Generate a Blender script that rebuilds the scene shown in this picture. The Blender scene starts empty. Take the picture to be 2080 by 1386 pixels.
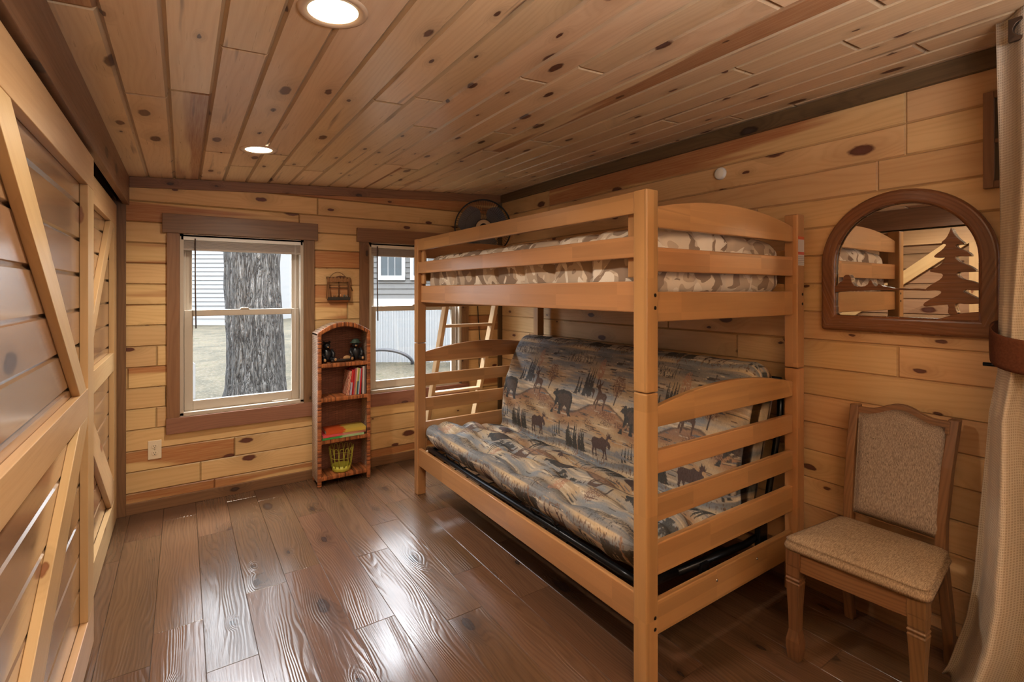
import bpy, math, random
import numpy as np
from mathutils import Vector, Matrix
R = random.Random(7)
S = bpy.context.scene
COL = S.collection
PI = math.pi

# ------------------------------------------------------------------ helpers
class MB:
    """collects primitives; build() links them as one mesh object"""
    def __init__(s):
        s.V = []; s.F = []; s.UV = []; s.C = []; s.SM = []
    def add(s, vs, fs, uvs=None, rnd=None, smooth=False):
        b = len(s.V); s.V += [tuple(v) for v in vs]
        rnd = rnd or (R.random(), R.random(), R.random())
        for i, f in enumerate(fs):
            s.F.append([b + k for k in f]); s.UV.append(uvs[i] if uvs else [(0, 0)] * len(f))
            s.C.append(rnd); s.SM.append(smooth)
    def _uv(s, vs, fs, g, off):
        out = []
        for f in fs:
            p = [Vector(vs[k]) for k in f]
            n = Vector((0, 0, 0))
            for i in range(len(p)):
                n += p[i].cross(p[(i + 1) % len(p)])
            k = max(range(3), key=lambda i: abs(n[i]))
            if k == g:
                a, b = [i for i in range(3) if i != g]
                out.append([(q[a] * .2 + off[0], q[b] + off[1]) for q in p])
            else:
                o = 3 - k - g
                out.append([(q[g] + off[0], q[o] + q[k] * .6 + off[1]) for q in p])
        return out
    def solid(s, vs, fs, g=None, M=None, rnd=None, smooth=False):
        if g is None:
            ext = [max(v[i] for v in vs) - min(v[i] for v in vs) for i in range(3)]
            g = ext.index(max(ext))
        off = (R.random() * 40, R.random() * 40)
        uv = s._uv(vs, fs, g, off)
        if M is not None: vs = [M @ Vector(v) for v in vs]
        s.add(vs, fs, uv, rnd, smooth)
    def box(s, lo, hi, g=None, M=None, rnd=None):
        x0, y0, z0 = lo; x1, y1, z1 = hi
        vs = [(x0, y0, z0), (x1, y0, z0), (x1, y1, z0), (x0, y1, z0), (x0, y0, z1), (x1, y0, z1), (x1, y1, z1), (x0, y1, z1)]
        fs = [(0, 3, 2, 1), (4, 5, 6, 7), (0, 1, 5, 4), (1, 2, 6, 5), (2, 3, 7, 6), (3, 0, 4, 7)]
        s.solid(vs, fs, g, M, rnd)
    def prism(s, poly, axis, a0, a1, g=None, M=None, rnd=None):
        """poly of 2-D points in the plane of the two other axes (in order), extruded on axis"""
        ar = sum(poly[i][0] * poly[(i + 1) % len(poly)][1] - poly[(i + 1) % len(poly)][0] * poly[i][1] for i in range(len(poly)))
        if (ar < 0) ^ (axis == 1): poly = poly[::-1]
        n = len(poly)
        def mk(p, a):
            l = list(p); l.insert(axis, a); return tuple(l)
        vs = [mk(p, a0) for p in poly] + [mk(p, a1) for p in poly]
        fs = [tuple(range(n))[::-1], tuple(range(n, 2 * n))] + [(i, (i + 1) % n, n + (i + 1) % n, n + i) for i in range(n)]
        s.solid(vs, fs, g, M, rnd)
    def tube(s, path, r, n=8, closed=False, caps=True, flat=None, rnd=None):
        path = [Vector(p) for p in path]; m = len(path)
        vs = []; fs = []; uvs = []; up = None
        L = 0
        for i, p in enumerate(path):
            a = path[(i - 1) % m] if (closed or i) else p
            b = path[(i + 1) % m] if (closed or i < m - 1) else p
            t = (b - a).normalized()
            if up is None:
                up = Vector((0, 0, 1)) if abs(t.z) < .9 else Vector((1, 0, 0))
            x = t.cross(up).normalized(); up = x.cross(t).normalized()
            rr = r[i] if isinstance(r, (list, tuple)) else r
            for k in range(n):
                c, sn = math.cos(2 * PI * k / n), math.sin(2 * PI * k / n)
                vs.append(p + x * c * rr + up * sn * rr * (flat or 1))
        for i in range(m if closed else m - 1):
            j = (i + 1) % m
            l = (path[j] - path[i]).length
            for k in range(n):
                k2 = (k + 1) % n
                fs.append((i * n + k, i * n + k2, j * n + k2, j * n + k))
                uvs.append([(L, k * .02), (L, k * .02 + .02), (L + l, k * .02 + .02), (L + l, k * .02)])
            L += l
        if caps and not closed:
            fs += [tuple(range(n))[::-1], tuple(range((m - 1) * n, m * n))]
            uvs += [[(0, 0)] * n] * 2
        s.add(vs, fs, uvs, rnd, True)
    def lathe(s, prof, c=(0, 0, 0), n=24, M=None, rnd=None):
        vs = []; fs = []; uvs = []
        for i, (r, z) in enumerate(prof):
            for k in range(n):
                a = 2 * PI * k / n
                vs.append(Vector((r * math.cos(a), r * math.sin(a), z)))
        for i in range(len(prof) - 1):
            for k in range(n):
                k2 = (k + 1) % n
                fs.append((i * n + k, i * n + k2, (i + 1) * n + k2, (i + 1) * n + k))
                uvs.append([(k / n, i * .1), (k / n + 1 / n, i * .1), (k / n + 1 / n, i * .1 + .1), (k / n, i * .1 + .1)])
        if M is not None: vs = [M @ v for v in vs]
        c = Vector(c)
        s.add([v + c for v in vs], fs, uvs, rnd, True)
    def ball(s, c, r, n=14, M=None, rnd=None):
        pr = [(max(1e-4, math.sin(PI * i / n)), -math.cos(PI * i / n)) for i in range(n + 1)]
        if not hasattr(r, '__len__'): r = (r, r, r)
        MM = Matrix.Diagonal((*r, 1))
        if M is not None: MM = M @ MM
        s.lathe(pr, c, n * 2, MM, rnd)
    def build(s, name, mat, parent=None, bevel=0, loc=None, segs=2, sub=0):
        me = bpy.data.meshes.new(name)
        if parent is not None: o0 = WL[parent.name]
        elif loc is not None: o0 = Vector(loc)
        else:
            a = np.array(s.V); lo, hi = a.min(0), a.max(0)
            o0 = Vector(((lo[0] + hi[0]) / 2, (lo[1] + hi[1]) / 2, lo[2]))
        me.from_pydata([tuple(Vector(v) - o0) for v in s.V], [], s.F)
        uv = me.uv_layers.new(name='UVMap')
        flat = [c for f in s.UV for p in f for c in p]
        uv.data.foreach_set('uv', flat)
        ca = me.color_attributes.new('rnd', 'FLOAT_COLOR', 'CORNER')
        ca.data.foreach_set('color', [c for f, col in zip(s.F, s.C) for _ in f for c in ((*col, 1) if len(col) == 3 else col)])
        me.polygons.foreach_set('use_smooth', s.SM)
        me.materials.append(mat)
        o = bpy.data.objects.new(name, me); COL.objects.link(o)
        if parent is not None:
            o.parent = parent; WL[o.name] = o0.copy()
        else:
            o.location = o0; WL[o.name] = o0.copy()
        if bevel:
            b = o.modifiers.new('bevel', 'BEVEL'); b.width = bevel; b.segments = segs; b.limit_method = 'ANGLE'
            b.angle_limit = math.radians(40); b.harden_normals = False
        if sub:
            b = o.modifiers.new('sub', 'SUBSURF'); b.levels = sub; b.render_levels = sub
        return o
WL = {}
def tag(o, label=None, cat=None, group=None, kind=None):
    if label: o['label'] = label
    if cat: o['category'] = cat
    if group: o['group'] = group
    if kind: o['kind'] = kind
    return o
def thing(name, loc, label, cat, group=None, kind=None):
    o = bpy.data.objects.new(name, None); COL.objects.link(o); o.location = loc
    o.empty_display_size = .1
    WL[o.name] = Vector(loc)
    return tag(o, label, cat, group, kind)
def smooth_poly(pts, it=2):
    for _ in range(it):
        q = []
        for i in range(len(pts)):
            a, b = pts[i], pts[(i + 1) % len(pts)]
            q += [(a[0] * .75 + b[0] * .25, a[1] * .75 + b[1] * .25), (a[0] * .25 + b[0] * .75, a[1] * .25 + b[1] * .75)]
        pts = q
    return pts
def arc(c, r, a0, a1, n, rx=1, ry=1):
    return [(c[0] + r * rx * math.cos(a0 + (a1 - a0) * i / n), c[1] + r * ry * math.sin(a0 + (a1 - a0) * i / n)) for i in range(n + 1)]

# ------------------------------------------------------------------ materials
class NT:
    def __init__(s, name):
        s.m = bpy.data.materials.new(name); s.m.use_nodes = True
        s.t = s.m.node_tree; s.t.nodes.clear()
        s.out = s.t.nodes.new('ShaderNodeOutputMaterial')
    def n(s, typ, ins=None, out=0, **pr):
        nd = s.t.nodes.new('ShaderNode' + typ)
        for k, v in pr.items(): setattr(nd, k, v)
        for k, v in (ins or {}).items():
            sk = nd.inputs[k]
            if isinstance(v, bpy.types.NodeSocket): s.t.links.new(v, sk)
            elif isinstance(v, bpy.types.Node): s.t.links.new(v.outputs[0], sk)
            else: sk.default_value = v
        return nd if out is None else nd.outputs[out]
    def math(s, op, a, b=0.0, c=0.0, clamp=False):
        return s.n('Math', {0: a, 1: b, 2: c}, operation=op, use_clamp=clamp)
    def mix(s, f, a, b, mode='MIX'):
        nd = s.n('Mix', out=None, data_type='RGBA', blend_type=mode)
        for k, v in ((0, f), (6, a), (7, b)):
            if isinstance(v, bpy.types.NodeSocket): s.t.links.new(v, nd.inputs[k])
            else: nd.inputs[k].default_value = v if k == 0 else (*v[:3], 1)
        return nd.outputs[2]
    def rng(s, v, a, b, c=0.0, d=1.0, smooth=False):
        return s.n('MapRange', {0: v, 1: a, 2: b, 3: c, 4: d}, interpolation_type='SMOOTHSTEP' if smooth else 'LINEAR')
    def vec(s, x, y, z=0.0): return s.n('CombineXYZ', {0: x, 1: y, 2: z})
    def noise(s, v, scale, detail=3, rough=.5, dist=0, out=0):
        return s.n('TexNoise', {'Vector': v, 'Scale': scale, 'Detail': detail, 'Roughness': rough, 'Distortion': dist}, out=out)
    def bsdf(s, col, rough=.5, bump=None, bs=.2, bd=.01, **kw):
        ins = {'Base Color': col if isinstance(col, bpy.types.NodeSocket) else (*col[:3], 1), 'Roughness': rough}
        for k, v in kw.items(): ins[k.replace('_', ' ')] = v
        if bump is not None:
            ins['Normal'] = s.n('Bump', {'Strength': bs, 'Distance': bd, 'Height': bump})
        b = s.n('BsdfPrincipled', ins)
        s.t.links.new(b, s.out.inputs[0]); return s.m
def sr(r, g, b):
    f = lambda c: (c / 255 / 12.92) if c / 255 <= .04045 else ((c / 255 + .055) / 1.055) ** 2.4
    return (f(r), f(g), f(b))
def uvs(t):
    u = t.n('Separate XYZ'.replace(' ', ''), {0: t.n('UVMap', uv_map='UVMap')}, out=None)
    vc = t.n('VertexColor', out=None, layer_name='rnd')
    c = t.n('SeparateColor', {0: vc.outputs[0]}, out=None); t.alpha = vc.outputs[1]
    return u.outputs[0], u.outputs[1], c.outputs[0], c.outputs[1], c.outputs[2]
def wood(name, light, dark, knots=0.0, knotcol=(.08, .02, .01), red=(.3, .1, .04), streak=0.0, rough=.4, var=.3, ring=70, ringf=.6,
         bs=.12, blocks=False, ksize=1.0, kden=(2.6, 5.8), spec=.5, darkstreak=0.0, coat=0.0, emboss=False, finef=.55, warpn=60.0):
    t = NT(name); u, v, r, g, b = uvs(t)
    seed = t.math('MULTIPLY', r, 17.0)
    kp = None
    warp = 0.0
    if knots:
        vo = t.n('TexVoronoi', {'Vector': t.vec(t.math('MULTIPLY', u, kden[0]), t.math('MULTIPLY', v, kden[1]), 0.0), 'Scale': 1.0, 'Randomness': .95}, out=None, voronoi_dimensions='2D')
        d = vo.outputs['Distance']
        kc = t.n('SeparateColor', {0: vo.outputs['Color']}, out=None)
        wob = t.noise(t.vec(t.math('MULTIPLY', u, 30.0), t.math('MULTIPLY', v, 55.0), seed), 1.0, 2)
        d2 = t.math('ADD', d, t.math('MULTIPLY', t.math('SUBTRACT', wob, .5), .07))
        pres = t.math('LESS_THAN', kc.outputs[1], knots)
        rad = t.math('MULTIPLY', t.math('MULTIPLY_ADD', t.math('POWER', kc.outputs[0], 2.2), .125 * ksize, .042 * ksize), pres)
        kn = t.math('MULTIPLY', t.rng(d2, t.math('MULTIPLY', rad, 1.05), t.math('MULTIPLY', rad, .75)), pres)
        core = t.math('MULTIPLY', t.rng(d2, t.math('MULTIPLY', rad, .8), t.math('MULTIPLY', rad, .25)), pres)
        halo = t.math('MULTIPLY', t.rng(d, t.math('MULTIPLY', rad, 4.0), t.math('MULTIPLY', rad, .9), smooth=True), pres)
        kp = (kn, core, halo)
        warp = t.math('MULTIPLY', halo, 16.0)
    n1 = t.noise(t.vec(t.math('MULTIPLY', u, .9), t.math('MULTIPLY', v, 5.5), seed), 1.0, 2.5, .5)
    ph = t.math('ADD', t.math('MULTIPLY', v, float(ring)), t.math('MULTIPLY', n1, warpn))
    if kp: ph = t.math('ADD', ph, warp)
    sn = t.math('MULTIPLY_ADD', t.math('SINE', ph), .5, .5)
    fine = t.noise(t.vec(t.math('MULTIPLY', u, 6.0), t.math('MULTIPLY', v, 190.0), seed), 1.0, 2, .6)
    broad = t.noise(t.vec(t.math('MULTIPLY', u, .7), t.math('MULTIPLY', v, 9.0), t.math('ADD', seed, 9.0)), 1.0, 3, .55)
    f = t.math('ADD', t.math('MULTIPLY', t.math('POWER', sn, 2.0), ringf * .5), t.math('MULTIPLY', t.math('SUBTRACT', fine, .4), finef))
    f = t.math('ADD', f, t.math('MULTIPLY', t.math('SUBTRACT', broad, .45), 1.1), clamp=True)
    col = t.mix(f, light, dark)
    if streak:
        sm = t.noise(t.vec(t.math('MULTIPLY', u, .45), t.math('MULTIPLY', v, 7.5), t.math('ADD', seed, 31.0)), 1.0, 2, .5)
        on = t.math('GREATER_THAN', b, 1 - streak)
        sm = t.math('MULTIPLY', t.rng(sm, .47, .53, smooth=True), on)
        sm = t.math('MULTIPLY', sm, t.math('MULTIPLY_ADD', fine, .8, .35))
        col = t.mix(sm, col, red)
    if darkstreak:
        ds = t.noise(t.vec(t.math('MULTIPLY', u, 1.6), t.math('MULTIPLY', v, 28.0), t.math('ADD', seed, 51.0)), 1.0, 2, .5)
        ds = t.math('MULTIPLY', t.rng(ds, .66, .76), darkstreak)
        col = t.mix(ds, col, knotcol)
    if kp:
        col = t.mix(t.math('MULTIPLY', kp[2], .3), col, [c * .6 for c in dark])
        col = t.mix(t.math('MULTIPLY', kp[0], .92), col, knotcol)
        col = t.mix(t.math('MULTIPLY', kp[1], .55), col, [min(1, c * 1.2 + .035) for c in knotcol])
    val = t.math('MULTIPLY_ADD', t.math('SUBTRACT', g, .5), var, 1.0)
    if blocks:
        cell = t.vec(t.math('FLOOR', t.math('MULTIPLY', u, 2.7)), t.math('FLOOR', t.math('MULTIPLY', v, 21.0)), seed)
        wn = t.n('TexWhiteNoise', {0: cell}, noise_dimensions='3D')
        val = t.math('ADD', val, t.math('MULTIPLY', t.math('SUBTRACT', wn, .5), .3))
    val = t.math('MULTIPLY', val, t.alpha)
    hs = t.n('HueSaturation', {'Hue': t.math('MULTIPLY_ADD', t.math('SUBTRACT', b, .5), .012, .5), 'Saturation': 1.0, 'Value': val, 'Fac': 1.0, 'Color': col})
    if emboss:
        msk = t.noise(t.vec(t.math('MULTIPLY', u, 1.3), t.math('MULTIPLY', v, 9.0), t.math('ADD', seed, 77.0)), 1.0, 1)
        msk = t.rng(msk, .44, .6, .08, 1.0)
        hgt = t.math('ADD', t.math('MULTIPLY', t.math('POWER', sn, .6), msk), t.math('MULTIPLY', fine, .6))
        rg = t.math('MULTIPLY_ADD', broad, .16, rough - .08)
        return t.bsdf(hs, rg, hgt, bs, .004, Specular_IOR_Level=spec)
    hgt = fine
    rg = t.math('MULTIPLY_ADD', fine, .15, rough - .07)
    return t.bsdf(hs, rg, hgt, bs, .002, Specular_IOR_Level=spec, Coat_Weight=coat, Coat_Roughness=.15)
def plain(name, col, rough=.5, metal=0.0, noise=0.0, ns=40, spec=.5, bs=0.0, **kw):
    t = NT(name)
    c = t.n('TexCoord', out=3)
    nz = t.noise(c, float(ns), 3)
    cc = t.mix(nz, [x * (1 - noise) for x in col], [min(1, x * (1 + noise)) for x in col])
    return t.bsdf(cc, rough, nz if bs else None, bs, .003, Metallic=metal, Specular_IOR_Level=spec, **kw)
def emit(name, col, st):
    t = NT(name); e = t.n('Emission', {0: (*col, 1), 1: st})
    t.t.links.new(e, t.out.inputs[0]); return t.m
def glass(name, refl=1.0, tint=(1, 1, 1)):
    t = NT(name)
    fr = t.n('Fresnel', {0: 1.45})
    fr = t.math('MULTIPLY', fr, refl)
    mx = t.n('MixShader', {0: fr, 1: t.n('BsdfTransparent', {0: (*tint, 1)}), 2: t.n('BsdfGlossy', {0: (1, 1, 1, 1), 1: .02})})
    t.t.links.new(mx, t.out.inputs[0]); return t.m

PINE = wood('pine_boards', sr(222, 189, 138), sr(196, 156, 104), knots=.62, knotcol=sr(88, 36, 22), red=sr(166, 98, 58), streak=.2, rough=.42, var=.2, ring=210, bs=.06, ringf=.45, finef=.4)
PINE_R = wood('pine_boards_right', sr(210, 174, 128), sr(184, 142, 96), knots=.78, ksize=.95, knotcol=sr(78, 34, 22), red=sr(158, 92, 58), streak=.06, rough=.42, var=.15, ring=210, bs=.06, ringf=.45, finef=.4)
PINE_C = wood('pine_ceiling', sr(228, 200, 164), sr(204, 168, 126), knots=.72, knotcol=sr(84, 42, 26), red=sr(158, 98, 62), streak=.08, rough=.3, var=.16, ring=230, bs=.08, ksize=.85, ringf=.45, finef=.4, darkstreak=.75, spec=.6)
DOORF = wood('door_frame_pine', sr(208, 174, 130), sr(182, 144, 100), knots=.2, knotcol=sr(130, 80, 50), rough=.32, var=.1, ring=170, bs=.03, spec=.5, finef=.22, ringf=.35, warpn=45.0)
DOORB = wood('door_board_pine', sr(168, 134, 104), sr(130, 98, 72), knots=.35, knotcol=sr(70, 36, 24), rough=.2, var=.18, ring=200, bs=.012, spec=.9, coat=.7, finef=.15, ringf=.4)
TRIM = wood('stained_trim', sr(142, 106, 76), sr(104, 74, 50), knots=.35, knotcol=sr(52, 28, 18), rough=.4, var=.25, ring=260, bs=.08, ringf=.5)
TRIMR = wood('stained_trim_red', sr(146, 102, 82), sr(110, 72, 56), knots=.3, knotcol=sr(66, 28, 24), rough=.5, var=.2, ring=260, bs=.08, ringf=.5)
TRIMD = wood('dark_stained_trim', sr(106, 85, 58), sr(68, 53, 35), knots=.3, knotcol=sr(36, 20, 12), rough=.5, var=.2, ring=260, bs=.08, ringf=.5)
BUNK = wood('honey_maple', sr(184, 140, 94), sr(154, 109, 68), rough=.33, var=.1, ring=60, ringf=.22, finef=.3, warpn=30.0, bs=.03, blocks=True, spec=.5, coat=.25)
LADW = wood('ladder_wood', sr(218, 188, 150), sr(196, 158, 114), rough=.4, var=.1, ring=24, ringf=.3, bs=.03)
OAK = wood('chair_oak', sr(126, 90, 57), sr(84, 58, 35), rough=.42, var=.12, ring=420, ringf=.7, bs=.12)
WALNUT = wood('mirror_walnut', sr(128, 86, 54), sr(84, 52, 30), rough=.25, var=.1, ring=330, ringf=.7, bs=.08, coat=.4)
FLOOR = wood('plank_floor', sr(106, 78, 57), sr(60, 43, 32), knots=.25, knotcol=sr(50, 34, 26), rough=.22, var=.36, ring=400, ringf=.45, warpn=110.0, bs=.15, emboss=True, spec=.8, ksize=1.1)
VINYL = plain('almond_vinyl', sr(188, 176, 160), .4, noise=.03)
WHITEP = plain('white_plastic', sr(226, 224, 220), .4, noise=.02)
IVORY = plain('ivory_plastic', sr(228, 214, 188), .35, noise=.02)
BLIND = plain('blind_slats', sr(176, 164, 154), .45, noise=.06, ns=60)
WAND = plain('blind_wand', sr(96, 82, 76), .3, noise=.1)
BLACKM = plain('black_metal', (.012, .013, .016), .28, .6, noise=.2)
BLACKP = plain('black_plastic', (.015, .013, .013), .35, noise=.2)
DARK = plain('dark_void', (.01, .008, .007), .7, noise=.1)
BOLT = plain('bronze_bolt', (.04, .028, .018), .3, .9, noise=.2)
CHROME = plain('polished_steel', (.55, .54, .52), .2, 1.0, noise=.1)
GLASS = glass('window_glass')

# ------------------------------------------------------------------ camera / world
YAW = math.radians(33.7); FPX = 1003.0; EYE = 1.41
cam = bpy.data.cameras.new('camera'); co = bpy.data.objects.new('camera', cam); COL.objects.link(co)
co.location = (0, 0, EYE); co.rotation_euler = (PI / 2, 0, -YAW)
cam.sensor_width = 36; cam.lens = FPX / 2080 * 36; cam.shift_y = -(693 - 591.5) / 2080; cam.clip_start = .02
S.camera = co
S.cycles.max_bounces = 6; S.cycles.diffuse_bounces = 4; S.cycles.glossy_bounces = 2; S.cycles.transmission_bounces = 2; S.cycles.transparent_max_bounces = 6
S.cycles.use_adaptive_sampling = True; S.cycles.adaptive_threshold = .03
S.cycles.caustics_reflective = False; S.cycles.caustics_refractive = False
S.view_settings.view_transform = 'Standard'
S.view_settings.look = 'None'
S.view_settings.exposure = .36
S.view_settings.gamma = .93
w = bpy.data.worlds.new('overcast_sky'); S.world = w; w.use_nodes = True
bg = w.node_tree.nodes['Background']; bg.inputs[0].default_value = (.88, .94, 1, 1); 
wt = w.node_tree; wg = wt.nodes.new('ShaderNodeTexCoord'); wsx = wt.nodes.new('ShaderNodeSeparateXYZ'); wt.links.new(wg.outputs[0], wsx.inputs[0])
wm = wt.nodes.new('ShaderNodeMath'); wm.operation = 'MAXIMUM'; wt.links.new(wsx.outputs[2], wm.inputs[0]); wm.inputs[1].default_value = 0
wm2 = wt.nodes.new('ShaderNodeMath'); wm2.operation = 'MULTIPLY_ADD'; wt.links.new(wm.outputs[0], wm2.inputs[0]); wm2.inputs[1].default_value = 10.0; wm2.inputs[2].default_value = 2.4   # overcast: brighter towards the zenith
wt.links.new(wm2.outputs[0], bg.inputs[1])

# ------------------------------------------------------------------ room shell
def planks(mb, O, U, V, N, ur, vr, v0, h, holes=(), ch=.006, seg=(1.3, 2.9), joints=None, reds=None, groove_shade=.72):
    O, U, V, N = map(Vector, (O, U, V, N))
    k = math.floor((vr[0] - v0) / h)
    while v0 + k * h < vr[1] - 1e-4:
        va, vb = max(vr[0], v0 + k * h), min(vr[1], v0 + (k + 1) * h)
        if joints and k in joints: cuts = joints[k]
        else:
            cuts = []; p = ur[0] + R.uniform(.3, seg[1])
            while p < ur[1] - .25: cuts.append(p); p += R.uniform(*seg)
        us = [ur[0]] + [c for c in cuts if ur[0] < c < ur[1]] + [ur[1]]
        for si, (ua, ub) in enumerate(zip(us, us[1:])):
            off = (R.random() * 60, R.random() * 60); rnd = (R.random(), R.random(), R.random())
            if reds is not None: rnd = (.37 if (k, si) in reds else rnd[0], rnd[1], .999 if (k, si) in reds else rnd[2] * .93)
            rects = [(ua, ub, va, vb)]
            for h0, h1, h2, h3 in holes:
                nr_ = []
                for a, b, sa, sb in rects:
                    if h2 >= sb or h3 <= sa or h0 >= b or h1 <= a: nr_.append((a, b, sa, sb)); continue
                    full = h2 <= sa and h3 >= sb
                    e = 0 if full else .03
                    if a < h0 - e: nr_.append((a, h0 - e, sa, sb))
                    if h1 + e < b: nr_.append((h1 + e, b, sa, sb))
                    if not full:
                        a2, b2 = max(a, h0 - e), min(b, h1 + e)
                        if sa < h2: nr_.append((a2, b2, sa, h2))
                        if sb > h3: nr_.append((a2, b2, h3, sb))
                rects = nr_
            for a, b, sa, sb in rects:
                if b - a > 1e-4:
                    c = min(ch, (b - a) / 3, (sb - sa) / 3)
                    P = [(a, sa, -c), (b, sa, -c), (b, sb, -c), (a, sb, -c), (a + c, sa + c, 0), (b - c, sa + c, 0), (b - c, sb - c, 0), (a + c, sb - c, 0)]
                    vv = [O + U * p[0] + V * p[1] + N * p[2] for p in P]
                    fs = [(4, 5, 6, 7), (0, 1, 5, 4), (1, 2, 6, 5), (2, 3, 7, 6), (3, 0, 4, 7)]
                    if U.cross(V).dot(N) < 0: fs = [f[::-1] for f in fs]
                    uvf = [[(P[i][0] + off[0], P[i][1] + off[1]) for i in f] for f in fs]
                    mb.add(vv, fs[:1], uvf[:1], rnd); mb.add(vv, fs[1:], uvf[1:], (*rnd, groove_shade))  # chamfers darkened: tan groove colour plus painted-in shade between boards
        k += 1
YB, XR = 3.93, 2.50
Y0 = -2.6
H1 = (-.016, .749, .585, 1.79); H2 = (1.237, 2.07, .59, 1.80)
def st(o, label, cat): return tag(o, label, cat, kind='structure')
m = MB(); planks(m, (0, YB, 0), (1, 0, 0), (0, 0, 1), (0, -1, 0), (-.6, 2.6), (-.05, 2.42), -.0055, .1327, [H1, H2],
                 joints={0: [.18], 1: [.1, 1.9], 2: [.3 + .0, 2.2], 14: [.72], 15: [.85], 13: [1.9]})
o_ = YB + .0085
for a_, b_, c_, d_ in ((-.6, H1[0], -.05, 2.42), (H1[1], H2[0], -.05, 2.42), (H2[1], 2.6, -.05, 2.42), (H1[0], H1[1], -.05, H1[2]), (H1[0], H1[1], H1[3], 2.42), (H2[0], H2[1], -.05, H2[2]), (H2[0], H2[1], H2[3], 2.42)):
    m.box((a_, o_, c_), (b_, o_ + .12, d_), 0)
st(m.build('wall_back', PINE, loc=(0, YB, 0)), 'knotty pine plank wall with the two windows', 'wall')
m = MB(); planks(m, (XR, 0, 0), (0, 1, 0), (0, 0, 1), (-1, 0, 0), (Y0, 4.0), (-.05, 2.42), -.0155, .1327,
                 joints={13: [1.441], 14: [.9], 15: [.80, 3.2], 8: [.826, 1.55], 6: [1.9], 10: [2.6], 16: [.80, 3.2]}, groove_shade=.84, reds={(16, 1)})
st(m.build('wall_right', PINE_R, loc=(XR, 0, 0)), 'knotty pine plank wall behind the bunk bed and chair', 'wall')
m = MB(); planks(m, (-.43, 0, 0), (0, 1, 0), (0, 0, 1), (1, 0, 0), (Y0, 4.0), (-.05, 2.42), 0, .1327)
m.box((-.43, Y0, -.02), (-.335, 1.04, 2.2))
planks(m, (-.33, 0, 0), (0, 1, 0), (0, 0, 1), (1, 0, 0), (Y0, 1.04), (-.05, 2.2), 0, .1327)
st(m.build('wall_left', PINE, loc=(-.43, 0, 0)), 'pine plank wall behind the sliding barn doors', 'wall')
m = MB(); planks(m, (0, Y0, 0), (1, 0, 0), (0, 0, 1), (0, 1, 0), (-.6, 2.6), (-.05, 2.42), 0, .1327)
st(m.build('wall_front', PINE, loc=(0, Y0, 0)), 'pine plank wall behind the viewpoint', 'wall')
SL = .0637
m = MB(); planks(m, (0, 0, 2.15), (0, 1, 0), (1, 0, SL), (0, 0, -1), (Y0 - .1, 4.05), (-.62, 2.68), -.184, .1385, ch=.0095, groove_shade=.72, seg=(1.1, 2.4),
                 joints={0: [1.05, 2.3], 1: [2.2], 2: [1.75, 3.1], -1: [1.66], 4: [3.05], 5: [3.3], 6: [2.0, 3.4], 7: [1.9], 8: [2.25]})
st(m.build('ceiling', PINE_C, loc=(0, 0, 2.15)), 'sloping ceiling of varnished knotty pine boards', 'ceiling')
m = MB(); planks(m, (0, 0, 0), (0, 1, 0), (1, 0, 0), (0, 0, 1), (Y0 - .1, 4.05), (-.6, 2.65), -.101, .1735, ch=.0018, seg=(.9, 1.4),
                 joints={0: [1.2, 2.5, 3.7], 1: [.9, 2.14, 3.35], 2: [1.4, 2.60, 3.8], 3: [1.5, 2.675, 3.7], 4: [.9, 2.07, 3.3], -1: [1.1, 2.3, 3.5]})
st(m.build('floor', FLOOR, loc=(0, 0, 0)), 'dark brown embossed wood plank floor', 'floor')
# ceiling trims, corner trims, baseboards
def cz(x): return 2.15 + SL * x
tn = [0]
def trim(mb, mat, label, bev=.002):
    tn[0] += 1
    return st(mb.build('trim_%d' % tn[0], mat, bevel=bev), label, 'trim')
m = MB(); m.prism([(-.28, cz(-.28) - .068), (XR, cz(XR) - .068), (XR, cz(XR) - .001), (-.28, cz(-.28) - .001)], 1, YB - .02, YB + .002, 0)
trim(m, TRIM, 'brown trim board along the ceiling above the windows')
m = MB(); m.box((XR - .022, Y0, cz(XR) - .073), (XR + .002, YB - .02, cz(XR) - .003), 1)
trim(m, TRIMD, 'dark brown trim board along the ceiling on the mirror wall')
m = MB(); m.box((XR - .042, YB - .018, .09), (XR + .002, YB + .002, cz(XR) - .07), 2)
trim(m, TRIMD, 'narrow dark vertical trim in the corner behind the bunk bed')
m = MB(); m.box((-.37, YB - .025, 0), (-.296, YB + .002, 2.02), 2)
trim(m, TRIM, 'brown vertical trim board beside the far barn door')
m = MB(); m.box((-.45, 1.045, 0), (-.318, 1.12, 1.96), 2)
trim(m, TRIM, 'brown vertical jamb at the near end of the barn doors')
m = MB(); m.box((-.31, Y0, 1.952), (-.28, YB - .001, cz(-.28)), 1); m.box((-.44, Y0, 2.03), (-.31, YB - .001, 2.1), 1)
trim(m, TRIM, 'long brown header board hiding the barn door track')
m = MB(); m.box((-.296, YB - .018, 0), (XR, YB + .002, .068), 0)
b1 = m.build('baseboard_back', TRIM, bevel=.002); st(b1, 'brown baseboard under the windows', 'baseboard')
m = MB(); m.box((XR - .02, Y0, 0), (XR + .002, YB - .018, .07), 1)
b1 = m.build('baseboard_right', TRIM, bevel=.002); st(b1, 'brown baseboard along the mirror wall', 'baseboard')
# door track
m = MB(); m.box((-.345, .9, 1.972), (-.335, YB - .03, 2.0), 1); m.box((-.385, .9, 1.972), (-.375, YB - .03, 2.0), 1); m.box((-.385, .9, 1.995), (-.335, YB - .03, 2.005), 1)
tn[0] += 1; st(m.build('trim_%d' % tn[0], BLACKM), 'black steel track above the barn doors', 'trim')

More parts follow.
